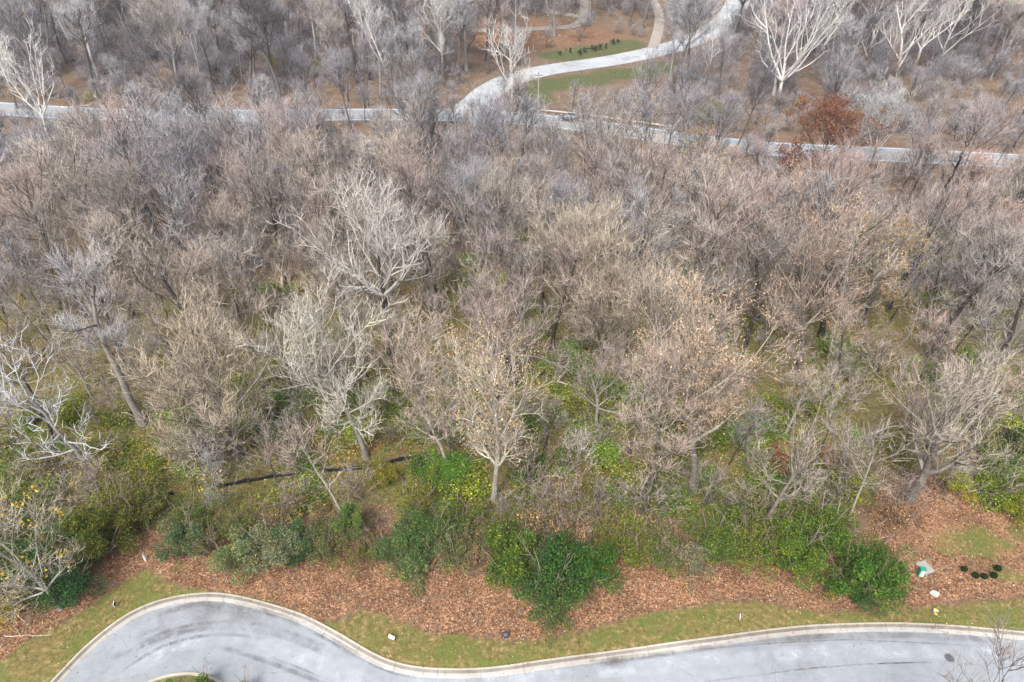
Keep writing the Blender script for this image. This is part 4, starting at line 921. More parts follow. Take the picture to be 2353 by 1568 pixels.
for lb, u, v, sx, sz, c, pi in [
  ('olive brush filling the gap left of the middle hedge', 840, 1290, 0.8, 0.85, (0.12, 0.13, 0.05), 9), ('green brush behind the left end bush', 440, 1205, 0.9, 0.8, (0.09, 0.14, 0.035), 9), ('tan brush behind the silvery bush', 640, 1215, 0.9, 0.7, (0.22, 0.17, 0.10), 10),
  ('olive brush behind the leaf-dotted bush', 560, 1225, 0.9, 0.8, (0.11, 0.14, 0.04), 9), ('brown brush behind the bright green end bush', 760, 1215, 1.0, 0.8, (0.24, 0.16, 0.10), 10), ('green brush behind the wide middle bush', 1060, 1225, 1.0, 0.9, (0.10, 0.15, 0.04), 9),
  ('olive green brush left of the central dark group', 1150, 1270, 1.0, 1.0, (0.10, 0.15, 0.035), 9), ('dry tan brush drooping over the darkest bush', 1320, 1262, 1.0, 1.1, (0.30, 0.22, 0.14), 10), ('dry tan brush above the central dark group', 1230, 1235, 1.1, 1.0, (0.27, 0.21, 0.13), 10),
  ('yellow-green brush right of the central dark group', 1410, 1270, 1.0, 0.95, (0.13, 0.16, 0.035), 9), ('grey twiggy brush right of the yellowish bush', 1540, 1275, 1.1, 1.0, (0.17, 0.16, 0.10), 10), ('green brush under the slanting grey trunk', 1700, 1235, 1.2, 1.0, (0.10, 0.155, 0.03), 9),
  ('bright green brush left of the big green bush', 1775, 1240, 1.2, 1.1, (0.11, 0.17, 0.03), 9), ('leaf green brush behind the big green bush', 1880, 1260, 1.2, 1.2, (0.085, 0.15, 0.03), 7), ('twiggy brown brush right of the pale bent sapling', 2060, 1200, 0.9, 0.8, (0.25, 0.17, 0.11), 10),
  ('olive brush at lower left beside the leaf bank head', 270, 1210, 1.2, 1.0, (0.11, 0.14, 0.03), 9), ('pale olive brush under the yellow-flecked tree', 120, 1280, 1.3, 1.0, (0.14, 0.16, 0.05), 9), ('grey-green brush below the left fence', 340, 1190, 1.1, 0.9, (0.12, 0.15, 0.05), 9),
  ('yellowish brush below the left fence at the edge', 50, 1330, 1.2, 0.9, (0.16, 0.16, 0.035), 9)]:
    named_shrub(lb, None, u, v, sx*1.25, sz*1.1, c, pi, 'brush_clump', 'brush')
# conifers along the far lawn
for i, (u, v) in enumerate([(1288, 128), (1310, 122), (1332, 128), (1342, 122), (1360, 117), (1368, 120), (1380, 112), (1392, 112), (1408, 103), (1418, 100), (1178, 175)]):
    p = ground_at(u, v); o = shrub('conifer_shrub', 2, (p.x, p.y, p.z), (0.42, 0.42, 0.5+0.1*(i % 3)), (0.04, 0.075, 0.045), i)
    tag(o, f'{ORD[i]} small dark conifer from the left in the row above the far lawn' if i < 10 else 'lone dark conifer left of the far driveway', 'conifer', 'small conifers above the far lawn' if i < 10 else None)
FENCES = [[(500, 1122), (560, 1108), (640, 1094), (720, 1086), (800, 1084), (850, 1080), (900, 1068), (940, 1060), (1000, 1056), (1080, 1056)], [(-20, 1262), (40, 1232), (110, 1205), (200, 1180), (270, 1160), (330, 1148), (400, 1138)]]
FLN = [resample(line_of(f), 1.0) for f in FENCES]
def near_fence(x, y): return any(f[0, 0]-0.5 < x < f[-1, 0]+0.5 and -3.4 < y-np.interp(x, f[:, 0], f[:, 1]) < 0.7 for f in FLN)
# undergrowth shrubs
todo2 = []
for (p, r), (u0, v0, _) in zip(BLOBW, GREEN_BLOBS):
    for k in range(int(1+r*0.95)):
        a, d = rs.uniform(0, 6.28), r*math.sqrt(rs.random())
        x, y = p.x+d*math.cos(a), p.y+d*math.sin(a)
        if y < yline(EDGELINE, x)+0.6 or near_fence(x, y): continue
        if any((x-a_)**2+(y-b_)**2 < 1.2 for a_, b_, _ in SHRUBXY): continue
        c, nm = rs.choice([(YG, 'yellow-green'), (MG, 'leaf green'), ((0.10, 0.155, 0.03), 'fresh green'), (OL, 'olive'), ((0.09, 0.15, 0.04), 'fresh green')])
        s = rs.uniform(0.7, 1.4)
        o = shrub('green_shrub', rs.choice([1, 3, 3, 4, 0]), (x, y, height(x, y)), (s*1.1, s*1.1, s*0.75), tone(c, 1.3, 1.9), rs.uniform(0, 6.28))
        tag(o, None, 'shrub', 'green undergrowth shrubs in the wood'); SHRUBXY.append((x, y, s))
        u, v = project((x, y, 0.8)); todo2.append((o, f'{nm} leafy', u, v))
label_all(todo2, 'shrub')
# bare twiggy undershrubs
BARE = []
for i in range(4):
    g = grow(700+i, 3.4, 1.7, bole=0.08, top=0.5, fork=6, nlimb=9, elev=(25, 72), nbr=4, nsub=3, ntw=1.3, nlet=0.7, r0=0.05, tw=0.7, twl=0.55, gnarl=0.17, trop=0.35)
    v, f = join([g['trunk']]+g['limbs']); BARE.append((mesh_np('stems', v, f, M_BARK, True), mesh_np('crown', *g['crown'], M_TWIG, True, {'age': g['age']})))
todo3, bpts = [], []; k = 0
while k < 9000 and len(bpts) < 295:
    k += 1
    y = 40+(rs.random()**1.7)*92; x = rs.uniform(-110, 110)
    if not in_view(x, y, 1.03) or y < yline(EDGELINE, x)+rs.uniform(-0.8, 1.2) or dist_line(FARL, x, y) < 6: continue
    if near_fence(x, y) or any((x-a)**2+(y-b)**2 < 2.2**2 for a, b in bpts): continue
    bpts.append((x, y)); s = rs.uniform(0.7, 1.5); nm = rs.choice(['pinkish brown', 'tan', 'grey-brown', 'pinkish brown'])
    e = empty('bare_shrub', (x, y, height(x, y)), rs.uniform(0, 6.28), (s, s, s*rs.uniform(0.8, 1.1)))
    b = rs.choice(BARE); link('stems', b[0], e, None, (0.2, 0.165, 0.135)); link('crown', b[1], e, None, tone(TWIGS[nm], 0.8, 1.0))
    tag(e, None, 'shrub', 'bare twiggy shrubs under the trees'); u, v = project((x, y, 1.5)); todo3.append((e, f'{nm} twiggy', u, v))
label_all(todo3, 'shrub')

def brush_mass():
    rng = np.random.default_rng(61); pc = bpy.data.collections.new('brush_kinds'); mb, mt = far_mats()
    for i in range(3):
        g = grow(740+i, 3.4, 1.8, bole=0.08, top=0.5, fork=6, nlimb=10, elev=(20, 72), nbr=4, nsub=4, ntw=2.0, nlet=0.8, r0=0.045, tw=0.8, twl=0.6, gnarl=0.17, trop=0.35)
        tv, tf = join([g['trunk']]+g['limbs']); cv, cf = g['crown']
        pc.objects.link(bpy.data.objects.new('brush_%s' % 'abc'[i], mesh_np('brush', np.concatenate([tv, cv]), np.concatenate([tf, cf+len(tv)]), [mb, mt], True, {'age': np.r_[np.ones(len(tv)), g['age']]}, np.r_[np.zeros(len(tf)), np.ones(len(cf))])))
    P = []; k = 0
    while k < 20000 and len(P) < 1700:
        k += 1
        y = 78+rng.random()**0.75*195; x = rng.uniform(-190, 190)
        if not in_view(x, y, 1.05) or blocked(x, y, 0.5): continue
        u, v = project((x, y, float(terrain(x, y))))
        if 1060 < u < 1480 and 40 < v < 240 and rng.random() < 0.8: continue
        P.append((x, y, height(x, y)))
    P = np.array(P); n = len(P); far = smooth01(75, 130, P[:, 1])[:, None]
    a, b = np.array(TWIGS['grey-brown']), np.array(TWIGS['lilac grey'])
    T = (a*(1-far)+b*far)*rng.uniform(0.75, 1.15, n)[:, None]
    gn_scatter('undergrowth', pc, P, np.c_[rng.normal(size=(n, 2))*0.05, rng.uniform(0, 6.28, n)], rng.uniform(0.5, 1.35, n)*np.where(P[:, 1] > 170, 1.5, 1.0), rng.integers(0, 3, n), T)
    tag(bpy.data.objects['undergrowth'], 'leafless twiggy undergrowth filling the floor of the wood', 'undergrowth', None, 'stuff')
brush_mass()

# clipped round shrubs on the lawn
def topiary():
    rng = np.random.default_rng(77); n = 2600; d = nrm(rng.normal(size=(n, 3))); p = d*(0.27*rng.uniform(0.8, 1.03, n))[:, None]*np.array([1, 1, 0.92])+np.array([0, 0, 0.30])
    p[:, 2] = np.maximum(p[:, 2], 0.04)
    V, F = leaf_quads(rng, p, 0.055)
    b = MB().cyl((0, 0, -0.02), 0.035, 0.028, 0.2, 7)
    return mesh_np('leaves', V, F, M_LEAF), b
tv, tb = topiary(); stem_o = None
for i, (u, v, s, lb) in enumerate([(2213, 1312, 0.95, 'clipped dark green ball shrub at the left end of the five'), (2239, 1327, 1.0, 'second clipped ball shrub from the left of the five'), (2259, 1329, 0.95, 'middle clipped ball shrub of the five, lowest in the arc'),
                              (2281, 1327, 1.02, 'fourth clipped ball shrub from the left, touching the rear one'), (2290, 1311, 1.05, 'rearmost clipped ball shrub at the right end of the five')]):
    p = ground_at(u, v); e = empty('ball_shrub', (p.x, p.y, 0), i*1.3, s)
    link('leaves', tv, e, None, (0.022, 0.05, 0.018))
    if stem_o is None: stem_o = tb.build('stem', M_BARK, e, None, False, (0.15, 0.11, 0.08))
    else: link('stem', stem_o.data, e, None, (0.15, 0.11, 0.08))
    tag(e, lb, 'shrub', 'clipped ball shrubs on the lawn')
# shrubs on the island
for u, v, s, lb in ((470, 1590, 0.8, 'bright green bushy shrub at the top of the turning circle island'), (565, 1604, 0.75, 'smaller green shrub right of the bushy shrub on the island')):
    p = ground_at(u, v); o = shrub('garden_shrub', 2, (p.x, p.y, ROADZ+0.1), (s, s, s*0.95), (0.085, 0.165, 0.03), 1.0); tag(o, lb, 'shrub')

# ------------------------------------------------------------------ ground scatter (uncountable)
def scatter_leaves():
    rng = np.random.default_rng(31); n = 240000
    x = rng.uniform(-56, 56, n); y = rng.uniform(26, 62, n)
    w = (0.75*smooth01(-0.5, 0.6, y-yline(LEAFLINE, x))+0.25*smooth01(-3.4, 0.4, y-yline(LEAFLINE, x)))*smooth01(5, 1, y-yline(EDGELINE, x))*0.9+0.12*smooth01(0, 2, y-yline(EDGELINE, x))
    w = np.maximum(w, 0.09); w = np.maximum(w*(1-0.9*np.clip(grass_extra(x, y), 0, 1)), 0.06)
    kd = np.interp(x, KX, KY)-y
    w = np.where((kd > -0.3) & (kd < 0.75), 0.11, w); w = np.where(kd > 0.75, 0.002+0.02*np.exp(-(kd-0.75)/0.4), w)
    for u, v, r in ((718, 1418, 0.7), (2150, 1420, 1.1)):
        p = ground_at(u, v); w = np.maximum(w, 0.9*np.exp(-((x-p[0])**2+(y-p[1])**2)/(r*r)))
    w = w*(0.55+0.75*np.clip(0.5+0.5*np.sin(x*0.7+2.2*np.sin(y*0.9))*np.sin(y*1.3+1.7*np.cos(x*0.5))+0.3*np.sin(x*2.1+y*1.7), 0, 1)); k = rng.random(n) < w; x, y = x[k], y[k]; kd = kd[k]
    z = np.where(kd > 0.05, np.interp(kd, [0.05, 0.2, 0.42, 0.7, 0.8], [0.05, 0.05, -0.09, -0.11, -0.115]), 0.0)
    f = smooth01(0, 3, y-yline(EDGELINE, x)); z = z+0.25*np.sin(x*0.23+1)*np.cos(y*0.19)*f
    P = np.stack([x, y, z+rng.uniform(0.02, 0.05, len(x))], 1)
    V, F = leaf_quads(rng, P, 0.11, 0.75)
    tag(link('fallen_leaves', mesh_np('fallen_leaves', V, F, M_LITTER)), 'copper-brown fallen leaves banked along the wood edge and blown onto the grass', 'leaves', None, 'stuff')
scatter_leaves()
def scatter_grass():
    rng = np.random.default_rng(32); n = 90000
    x = rng.uniform(-52, 52, n); y = rng.uniform(27, 47, n); kd = np.interp(x, KX, KY)-y
    w = np.maximum(smooth01(0.6, -0.4, y-yline(LEAFLINE, x)), grass_extra(x, y))*(kd < -0.03)
    k = rng.random(n) < w; P = np.stack([x[k], y[k], np.zeros(k.sum())], 1); m = len(P)
    a = rng.uniform(0, 6.28, m); h = rng.uniform(0.05, 0.12, m); s = np.stack([np.cos(a), np.sin(a), 0*a], 1)*0.022
    tip = P+np.stack([rng.normal(size=m)*0.05, rng.normal(size=m)*0.05, h], 1)
    V = np.stack([P-s, P+s, tip], 1).reshape(-1, 3)
    tag(link('grass', mesh_np('grass', V, np.arange(3*m).reshape(-1, 3), M_GRASSB)), 'dull olive and straw grass on the verge behind the kerb', 'grass', None, 'stuff')
scatter_grass()
def scatter_cover():
    rng = np.random.default_rng(33); n = 260000
    n = 420000; x = rng.uniform(-90, 90, n); y = 38+rng.random(n)**1.4*70
    w = np.clip(green_mask(x, y)*1.2, 0, 1)*0.60+0.50*smooth01(0, 3, y-yline(EDGELINE, x))*smooth01(115, 65, y)
    w *= (0.5+0.5*np.sin(x*0.9+2*np.sin(y*0.5))*np.cos(y*0.8+np.sin(x*0.7)))
    w *= smooth01(-0.5, 1.0, y-yline(EDGELINE, x))
    k = (rng.random(n) < w) & (np.abs(x) < 0.78*(y*CP+30)); x, y = x[k], y[k]; m = len(x)
    f = smooth01(0, 3, y-yline(EDGELINE, x)); z = 0.25*np.sin(x*0.23+1)*np.cos(y*0.19)*f
    P = np.stack([x, y, z+np.abs(rng.normal(size=m))*0.25+0.04], 1)
    V, F = leaf_quads(rng, P, 0.19, 0.5)
    cs = np.array([(0.17, 0.21, 0.03), (0.10, 0.18, 0.03), (0.18, 0.20, 0.05), (0.12, 0.20, 0.03), (0.38, 0.18, 0.08), (0.40, 0.24, 0.13)])
    ci = (np.sin(x*0.31)+np.cos(y*0.37+1)+rng.normal(size=m)*0.8)*1.1+2.4
    c = cs[np.clip(ci, 0, 5).astype(int)]
    tag(link('ground_cover', mesh_np('ground_cover', V, F, M_COVER, False, {'tint': np.repeat(c, 4, 0)})), 'low green and russet ground cover spread under the bare trees', 'ground cover', None, 'stuff')
    print('cover', m)
scatter_cover()

# ------------------------------------------------------------------ fences, posts, signs and other small things
M_BLACK = plain('black_silt_fabric', (0.018, 0.018, 0.022), 0.55, 5, 0.5); M_STAKE = plain('weathered_stake_wood', (0.16, 0.12, 0.085))
def silt_fence(label, px):
    L = smooth_line(line_of(px), 0.5, 3); o = empty('silt_fence', (L[0][0], L[0][1], height(*L[0]))); b = np.array([L[0][0], L[0][1], height(*L[0])])
    V, F = [], []
    for i, p in enumerate(L):
        z = height(p[0], p[1]); s = 0.16*math.sin(i*1.1)*math.cos(i*0.37); h = 0.62-0.14*abs(math.sin(i*0.62))
        for dy, dz in ((0.02, -0.05), (-0.05+s*0.5, 0.3), (0.08*s, h), (0.015+0.08*s, h), (0.03+s*0.5, 0.3), (0.05, -0.05)):
            V.append((p[0]-b[0], p[1]+dy-b[1], z+dz-b[2]))
        if i:
            for j in range(5): F.append(((i-1)*6+j, i*6+j, i*6+j+1, (i-1)*6+j+1))
    link('fabric', mesh_np('fabric', V, F, M_BLACK), o)
    for i in range(0, len(L), 5):
        p = L[i]; m = MB().box((0, 0, 0.4), (0.045, 0.045, 0.9), 0, rnd.uniform(-0.1, 0.1)); m.build('stake', M_STAKE, o, (p[0]-b[0], p[1]+0.07-b[1], height(p[0], p[1])-b[2]))
    tag(o, label, 'fence')
silt_fence('sagging black silt fence running through the brush behind the hedge', [(500, 1122), (560, 1108), (640, 1094), (720, 1086), (800, 1084), (850, 1080), (900, 1068), (940, 1060), (1000, 1056), (1080, 1056)])
silt_fence('black silt fence stretch at the left under the olive bushes', [(-20, 1262), (40, 1232), (110, 1205), (200, 1180), (270, 1160), (330, 1148), (400, 1138)])
silt_fence('short black silt fence stretch in the centre behind the dark bushes', [(1185, 1085), (1215, 1100), (1232, 1128), (1240, 1145)])

M_GREENBOX = plain('green_utility_paint', (0.03, 0.26, 0.17), 0.45, 4, 0.12); M_PALE = plain('pale_plastic', (0.62, 0.70, 0.72), 0.5, 5, 0.08); M_PAD = asphalt_material('pad_concrete', (0.26, 0.25, 0.23), (0.34, 0.34, 0.32), (0.42, 0.42, 0.40))
p = ground_at(2113, 1322); e = empty('utility_box', (p.x, p.y, 0), -0.25)
MB().box((0, 0, 0.42), (0.42, 0.34, 0.84)).build('cabinet', M_GREENBOX, e); MB().box((0, 0, 0.88), (0.46, 0.38, 0.08)).build('lid', M_GREENBOX, e); MB().box((0.05, -0.180, 0.44), (0.30, 0.03, 0.72)).build('front_panel', M_PALE, e)
tag(e, 'green utility box with a pale front beside its concrete pad', 'utility box')
q = ground_at(2126, 1305); o = MB().box((0, 0, 0.02), (0.95, 1.15, 0.12), 0.35, 0).build('concrete_pad', M_PAD, None, (q.x, q.y, 0.01)); tag(o, 'grey concrete pad set in leaves behind the green utility box', 'pad')
q = ground_at(2148, 1365); b = MB(); ring = [(0.38*math.cos(a)*(1+0.18*math.sin(3*a)+0.08*math.cos(7*a)), 0.30*math.sin(a)*(1+0.12*math.cos(4*a)), 0) for a in np.linspace(0, 6.283, 19)[:-1]]
b.rings([[(x, y, -0.02) for x, y, _ in ring], [(x*0.97, y*0.97, 0.05) for x, y, _ in ring]]); o = b.build('stone_slab', plain('pale_slab_stone', (0.46, 0.47, 0.43), 0.8, 8, 0.2), None, (q.x, q.y, 0)); tag(o, 'pale flat stone slab lying in the leaves below the utility box', 'slab')
q = ground_at(2147, 1408); e = empty('garden_ornament', (q.x, q.y, 0), 0.3)
for i, (x, y, z, r, c) in enumerate(((0.02, 0.03, 0.30, 0.15, (0.75, 0.62, 0.22)), (-0.14, -0.02, 0.24, 0.11, (0.10, 0.30, 0.62)), (0.15, 0.0, 0.22, 0.12, (0.70, 0.72, 0.80)), (-0.12, -0.18, 0.16, 0.13, (0.75, 0.42, 0.03)))):
    b = MB(); n = 16
    ring = lambda k, zz: [(x+r*k*math.cos(a)*(1+0.22*math.cos(5*a+i)), y+r*k*math.sin(a)*(1+0.22*math.cos(5*a+i)), z+zz) for a in np.linspace(0, 6.283, n+1)[:-1]]
    b.rings([ring(0.3, -0.05), ring(1.0, 0.0), ring(0.9, 0.03), ring(0.3, 0.05)]); b.build('bloom', plain('bloom_colour', c, 0.5, 6, 0.1), e)
    MB().cyl((x, y, 0), 0.01, 0.01, z-0.04, 5).build('stalk', M_STAKE, e)
tag(e, 'small yellow, white and blue ornament in a leaf pile near the kerb', 'ornament')
# drain cover
q = ground_at(2183, 1510); e = empty('manhole_cover', (q.x, q.y, ROADZ+0.004)); M_IRON = plain('cast_iron', (0.11, 0.11, 0.115), 0.5, 9, 0.4)
MB().cyl((0, 0, -0.02), 0.36, 0.36, 0.024, 28).build('frame_ring', plain('ring_iron', (0.2, 0.19, 0.18), 0.7), e); MB().cyl((0, 0, -0.016), 0.30, 0.30, 0.026, 28).build('lid', M_IRON, e)
for i in range(-3, 4):
    w = 2*math.sqrt(0.27**2-(i*0.075)**2); MB().box((0, i*0.075, 0.014), (w, 0.03, 0.008)).build('rib', M_IRON, e)
tag(e, 'round iron manhole cover in the right part of the street', 'manhole cover')
# signs
M_SIGNB = plain('black_sign_face', (0.012, 0.012, 0.022), 0.4); M_GREY = plain('grey_metal', (0.30, 0.31, 0.32), 0.45); M_SIGNW = plain('white_sign_face', (0.74, 0.76, 0.77), 0.45, 5, 0.05)
def sign(label, u, v, w, h, rz, face, frame, tilt, marks=0, z0=0.35):
    p = ground_at(u, v); e = empty('yard_sign', (p.x, p.y, 0), rz)
    for s in (-1, 1): MB().cyl((s*w*0.36, 0.03, -0.05), 0.012, 0.012, z0+h*0.6, 6).build('post', M_GREY, e)
    MB().box((0, 0, z0+h/2), (w, 0.03, h), 0, tilt).build('frame', frame, e)
    f = MB().box((0, -0.028*math.cos(tilt), z0+h/2-0.028*math.sin(tilt)), (w*0.88, 0.02, h*0.86), 0, tilt).build('face', face, e)
    for k in range(marks):
        zz = z0+h*(0.68-0.2*k); dz = zz-(z0+h/2)
        MB().box((0.02*w, -0.044*math.cos(tilt)-dz*math.sin(tilt), z0+h/2-0.044*math.sin(tilt)+dz*math.cos(tilt)), (w*(0.5-0.08*(k % 2)), 0.006, h*0.05), 0, tilt).build('print_line', M_GREY, e)
    tag(e, label, 'sign')
sign('small black yard sign with faint print at the edge of the leaf bank', 1161, 1464, 0.58, 0.36, 0.03, M_SIGNB, M_SIGNB, -0.9, 3, 0.14)
sign('small white yard sign with a dark frame tilted on the grass near the kerb', 901, 1469, 0.60, 0.30, -0.45, M_SIGNW, plain('dark_sign_frame', (0.06, 0.065, 0.07), 0.5), -0.8, 0, 0.15)
def edge_sign(label, u, v, rz):
    p = ground_at(u, v); e = empty('lot_marker', (p.x, p.y, 0), rz)
    MB().box((0, 0, 0.42), (0.05, 0.34, 0.40), 0, 0.12).build('panel', M_SIGNW, e); MB().box((0.032, 0, 0.42), (0.014, 0.36, 0.42), 0, 0.12).build('back', plain('dark_panel_back', (0.07, 0.07, 0.08), 0.5), e); MB().cyl((0, 0, -0.03), 0.016, 0.016, 0.32, 6).build('post', M_GREY, e)
    tag(e, label, 'sign')
edge_sign('thin lot sign seen edge-on on the left verge of the turning circle', 267, 1395, 0.2); edge_sign('thin pale lot sign seen edge-on on the verge right of centre', 1698, 1424, -0.15)
p = ground_at(335, 1288); e = empty('marker_post', (p.x, p.y, 0), 0.2); MB().box((0, 0, 0.35), (0.15, 0.11, 0.74), 0, 0, 0.92).build('post', M_PALE, e); MB().box((0, 0, 0.75), (0.16, 0.12, 0.06)).build('cap', plain('teal_cap', (0.12, 0.36, 0.38), 0.5), e)
tag(e, 'pale marker post with a teal cap at the head of the left leaf bank', 'post')

# logs, rocks and a fallen stick
def log(label, a, b, r, c, name='fallen_log', br=2):
    p, q = ground_at(*a), ground_at(*b); d = np.array(q-p); n = 7; rng = np.random.default_rng(int(a[0])); L = np.linalg.norm(d)
    P = np.array(p)+np.linspace(0, 1, n)[:, None]*d; P[1:-1] += rng.normal(size=(n-2, 3))*0.02*L*np.array([1, 1, 0.2]); P[:, 2] = [height(x, y)+r*0.9 for x, y in P[:, :2]]
    o0 = P[0].copy(); parts = tubes((P-o0)[None], taper(1, n, [r], [r*0.5]), 8)
    e = empty(name, tuple(o0)); link('trunk', mesh_np('trunk', *parts, M_BARK, True), e, None, c)
    for k in range(br):
        s = P[int(n*(0.4+0.2*k))]-o0; t = walk(rng, s[None], (d/L+np.array([rng.normal(), rng.normal(), 0.5]))[None], [L*0.3], 5, 0.1, 0.1); link('branch', mesh_np('branch', *tubes(t, taper(1, 5, [r*0.4], [0.01]), 5), M_BARK, True), e, None, c)
    tag(e, label, 'log')
log('pale thin fallen log near the short fence in the centre', (1222, 1103), (1275, 1088), 0.09, (0.5, 0.4, 0.32)); log('dark fallen log at the foot of the dark slanting trunk', (2139, 822), (2185, 838), 0.22, DARK)
log('pale snapped limb lying left of the large whitish tree', (712, 645), (765, 690), 0.10, (0.45, 0.42, 0.38)); log('long dark fallen log on the bank above the far road at left', (225, 178), (280, 158), 0.22, DARK)
log('second dark fallen log higher on the left bank', (330, 108), (395, 92), 0.22, DARK); log('grey fallen log on the bank beside the lime shrubs', (600, 176), (705, 173), 0.2, DARK); log('bleached bent limb lying beside the left end of the far road', (142, 248), (210, 243), 0.16, (0.62, 0.58, 0.52))
log('pale stick lying at the lower left verge', (10, 1462), (120, 1460), 0.03, (0.6, 0.56, 0.5), 'fallen_stick', 1); log('small stick lying across the kerb at right', (1815, 1438), (1825, 1455), 0.03, (0.25, 0.18, 0.14), 'fallen_stick', 0)
log('dark log among the orange-brown leaves of the far clearing', (1140, 115), (1195, 118), 0.2, DARK); log('dead branch lying below the far lawn conifers', (1340, 112), (1385, 115), 0.15, DARK)
b = MB(); rr = np.random.default_rng(3)
b.rings([[(k*(0.30+0.06*rr.random())*math.cos(a), k*(0.2+0.05*rr.random())*math.sin(a), z) for a in np.linspace(0, 6.283, 11)[:-1]] for k, z in ((1, -0.05), (1.05, 0.1), (0.85, 0.2), (0.4, 0.26))])
q = ground_at(239, 1024); o = b.build('rock', plain('pale_rock', (0.58, 0.46, 0.34), 0.9), None, (q.x, q.y, height(q.x, q.y))); tag(o, 'single pale rock among brush right of the dead silvery tree', 'rock')

# utility pole, guard rail and the car on the far road
p = ground_at(1236, 262); e = empty('utility_pole', p); MB().cyl((0, 0, -0.2), 0.17, 0.12, 9.2, 10).build('pole', plain('pole_wood', (0.42, 0.38, 0.34)), e)
MB().box((0, 0, 8.3), (2.0, 0.1, 0.12)).build('crossarm', M_STAKE, e)
for s in (-0.85, 0.0, 0.85): MB().cyl((s, 0, 8.361), 0.05, 0.035, 0.16, 8).build('insulator', M_GREY, e)
tag(e, 'pale wooden utility pole beside the far road right of the driveway', 'pole')
i0 = int(np.argmin(np.abs(FARL[:, 0]-ground_at(1195, 262).x))); i1 = int(np.argmin(np.abs(FARL[:, 0]-ground_at(1560, 310).x)))
G = offset_line(FARL, 4.9)[i0:i1]; o0 = np.array([G[0][0], G[0][1], float(terrain(*G[0]))]); e = empty('guard_rail', tuple(o0)); M_RAIL = plain('galvanised_rail', (0.55, 0.55, 0.55), 0.5)
V, F = [], []
for i, g in enumerate(G):
    z = float(terrain(*g)); t = G[min(i+1, len(G)-1)]-G[max(i-1, 0)]; t /= np.linalg.norm(t); nn = np.array([t[1], -t[0]])
    for a, h in ((0.0, 0.48), (0.06, 0.54), (0.0, 0.62), (0.06, 0.70), (0.0, 0.78), (-0.02, 0.78), (-0.02, 0.48)): V.append((g[0]+nn[0]*a-o0[0], g[1]+nn[1]*a-o0[1], z+h-o0[2]))
    if i: F += [((i-1)*7+j, i*7+j, i*7+(j+1) % 7, (i-1)*7+(j+1) % 7) for j in range(7)]
link('rail', mesh_np('rail', V, F, M_RAIL), e)
pm = None
for i in range(0, len(G), 2):
    l = (G[i][0]-o0[0], G[i][1]+0.12-o0[1], float(terrain(*G[i]))-o0[2])
    if pm is None: pm = MB().box((0, 0, 0.35), (0.12, 0.15, 0.8)).build('post', M_STAKE, e, l)
    else: link('post', pm.data, e, l)
tag(e, 'long metal guard rail along the far side of the road right of the driveway', 'guard rail')

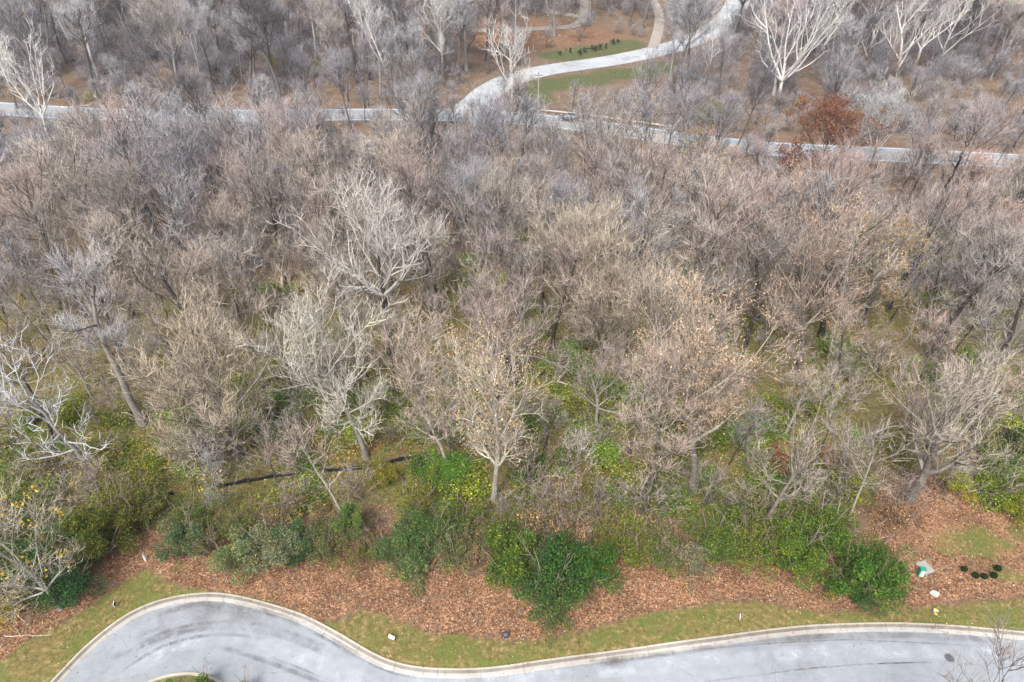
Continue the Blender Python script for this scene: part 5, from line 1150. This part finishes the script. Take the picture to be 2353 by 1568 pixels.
def car(label, p, rz):
    e = empty('car', p, rz); L, W = 4.6, 1.8
    M_P = plain('dark_car_paint', (0.05, 0.055, 0.065), 0.25, 3, 0.1); M_G = plain('car_glass', (0.22, 0.25, 0.28), 0.1, 3, 0.1); M_T = plain('tyre_rubber', (0.02, 0.02, 0.02), 0.8)
    sec = [(-2.3, 0.42, 0.72, 0.84), (-2.2, 0.30, 0.88, 0.9), (-1.2, 0.26, 0.95, 0.92), (0.9, 0.26, 0.92, 0.92), (2.0, 0.28, 0.80, 0.88), (2.28, 0.38, 0.66, 0.78)]
    b = MB(); b.rings([[(x, -w, z0), (x, w, z0), (x, w*1.0, (z0+z1)/2), (x, w*0.9, z1), (x, -w*0.9, z1), (x, -w*1.0, (z0+z1)/2)] for x, z0, z1, w in sec]); b.build('body', M_P, e)
    b = MB(); b.rings([[(-1.75, -0.78, 0.925), (1.05, -0.78, 0.925), (1.05, 0.78, 0.925), (-1.75, 0.78, 0.925)], [(-1.25, -0.62, 1.42), (0.25, -0.62, 1.42), (0.25, 0.62, 1.42), (-1.25, 0.62, 1.42)]], False); b.build('windows', M_G, e)
    MB().box((-0.5, 0, 1.445), (1.56, 1.28, 0.05)).build('roof', M_P, e)
    for x in (-1.4, 1.4):
        for s in (-1, 1):
            b = MB(); b.rings([[(x+0.33*math.cos(a), s*yy, 0.33+0.33*math.sin(a)) for a in np.linspace(0, 6.283, 15)[:-1]] for yy in (0.72, 0.94)]); w = b.build('wheel', M_T, e)
            b = MB(); b.rings([[(x+0.2*math.cos(a), s*yy, 0.33+0.2*math.sin(a)) for a in np.linspace(0, 6.283, 11)[:-1]] for yy in (0.90, 0.955)]); b.build('rim', M_RAIL, w)
    for s in (-1, 1): MB().box((2.27, s*0.55, 0.60), (0.06, 0.3, 0.12)).build('headlight', M_SIGNW, e); MB().box((-2.31, s*0.6, 0.66), (0.05, 0.26, 0.12)).build('tail_light', plain('red_lens', (0.4, 0.02, 0.02), 0.3), e)
    tag(e, label, 'car')
k = int(np.argmin(np.abs(FARL[:, 0]-ground_at(1300, 276).x))); c0 = offset_line(FARL, 1.65)[k]; t = FARL[k+1]-FARL[k-1]
car('dark car on the far road beside the guard rail', (c0[0], c0[1], float(terrain(*c0))+0.064), math.atan2(t[1], t[0])+math.pi)

# ------------------------------------------------------------------ haze between the camera and the far wood
if HAZE > 0:
    m = bpy.data.materials.new('haze_air'); m.use_nodes = True; nt = m.node_tree; nt.nodes.remove(nt.nodes['Principled BSDF'])
    v = nt.nodes.new('ShaderNodeVolumePrincipled'); v.inputs['Color'].default_value = (0.86, 0.88, 0.94, 1); v.inputs['Density'].default_value = HAZE; v.inputs['Anisotropy'].default_value = 0.2
    nt.links.new(v.outputs[0], nt.nodes['Material Output'].inputs['Volume'])
    o = MB().box((0, 500, 35), (6600, 7600, 75)).build('haze', m); tag(o, 'thin pale haze greying the far wood', 'haze', None, 'stuff')
tot = sum(sum(len(p.vertices)-2 for p in me.polygons) if len(me.polygons) < 2000 else 2*len(me.polygons) for me in bpy.data.meshes)
print('TRIS', tot, 'OBJECTS', len(bpy.data.objects))
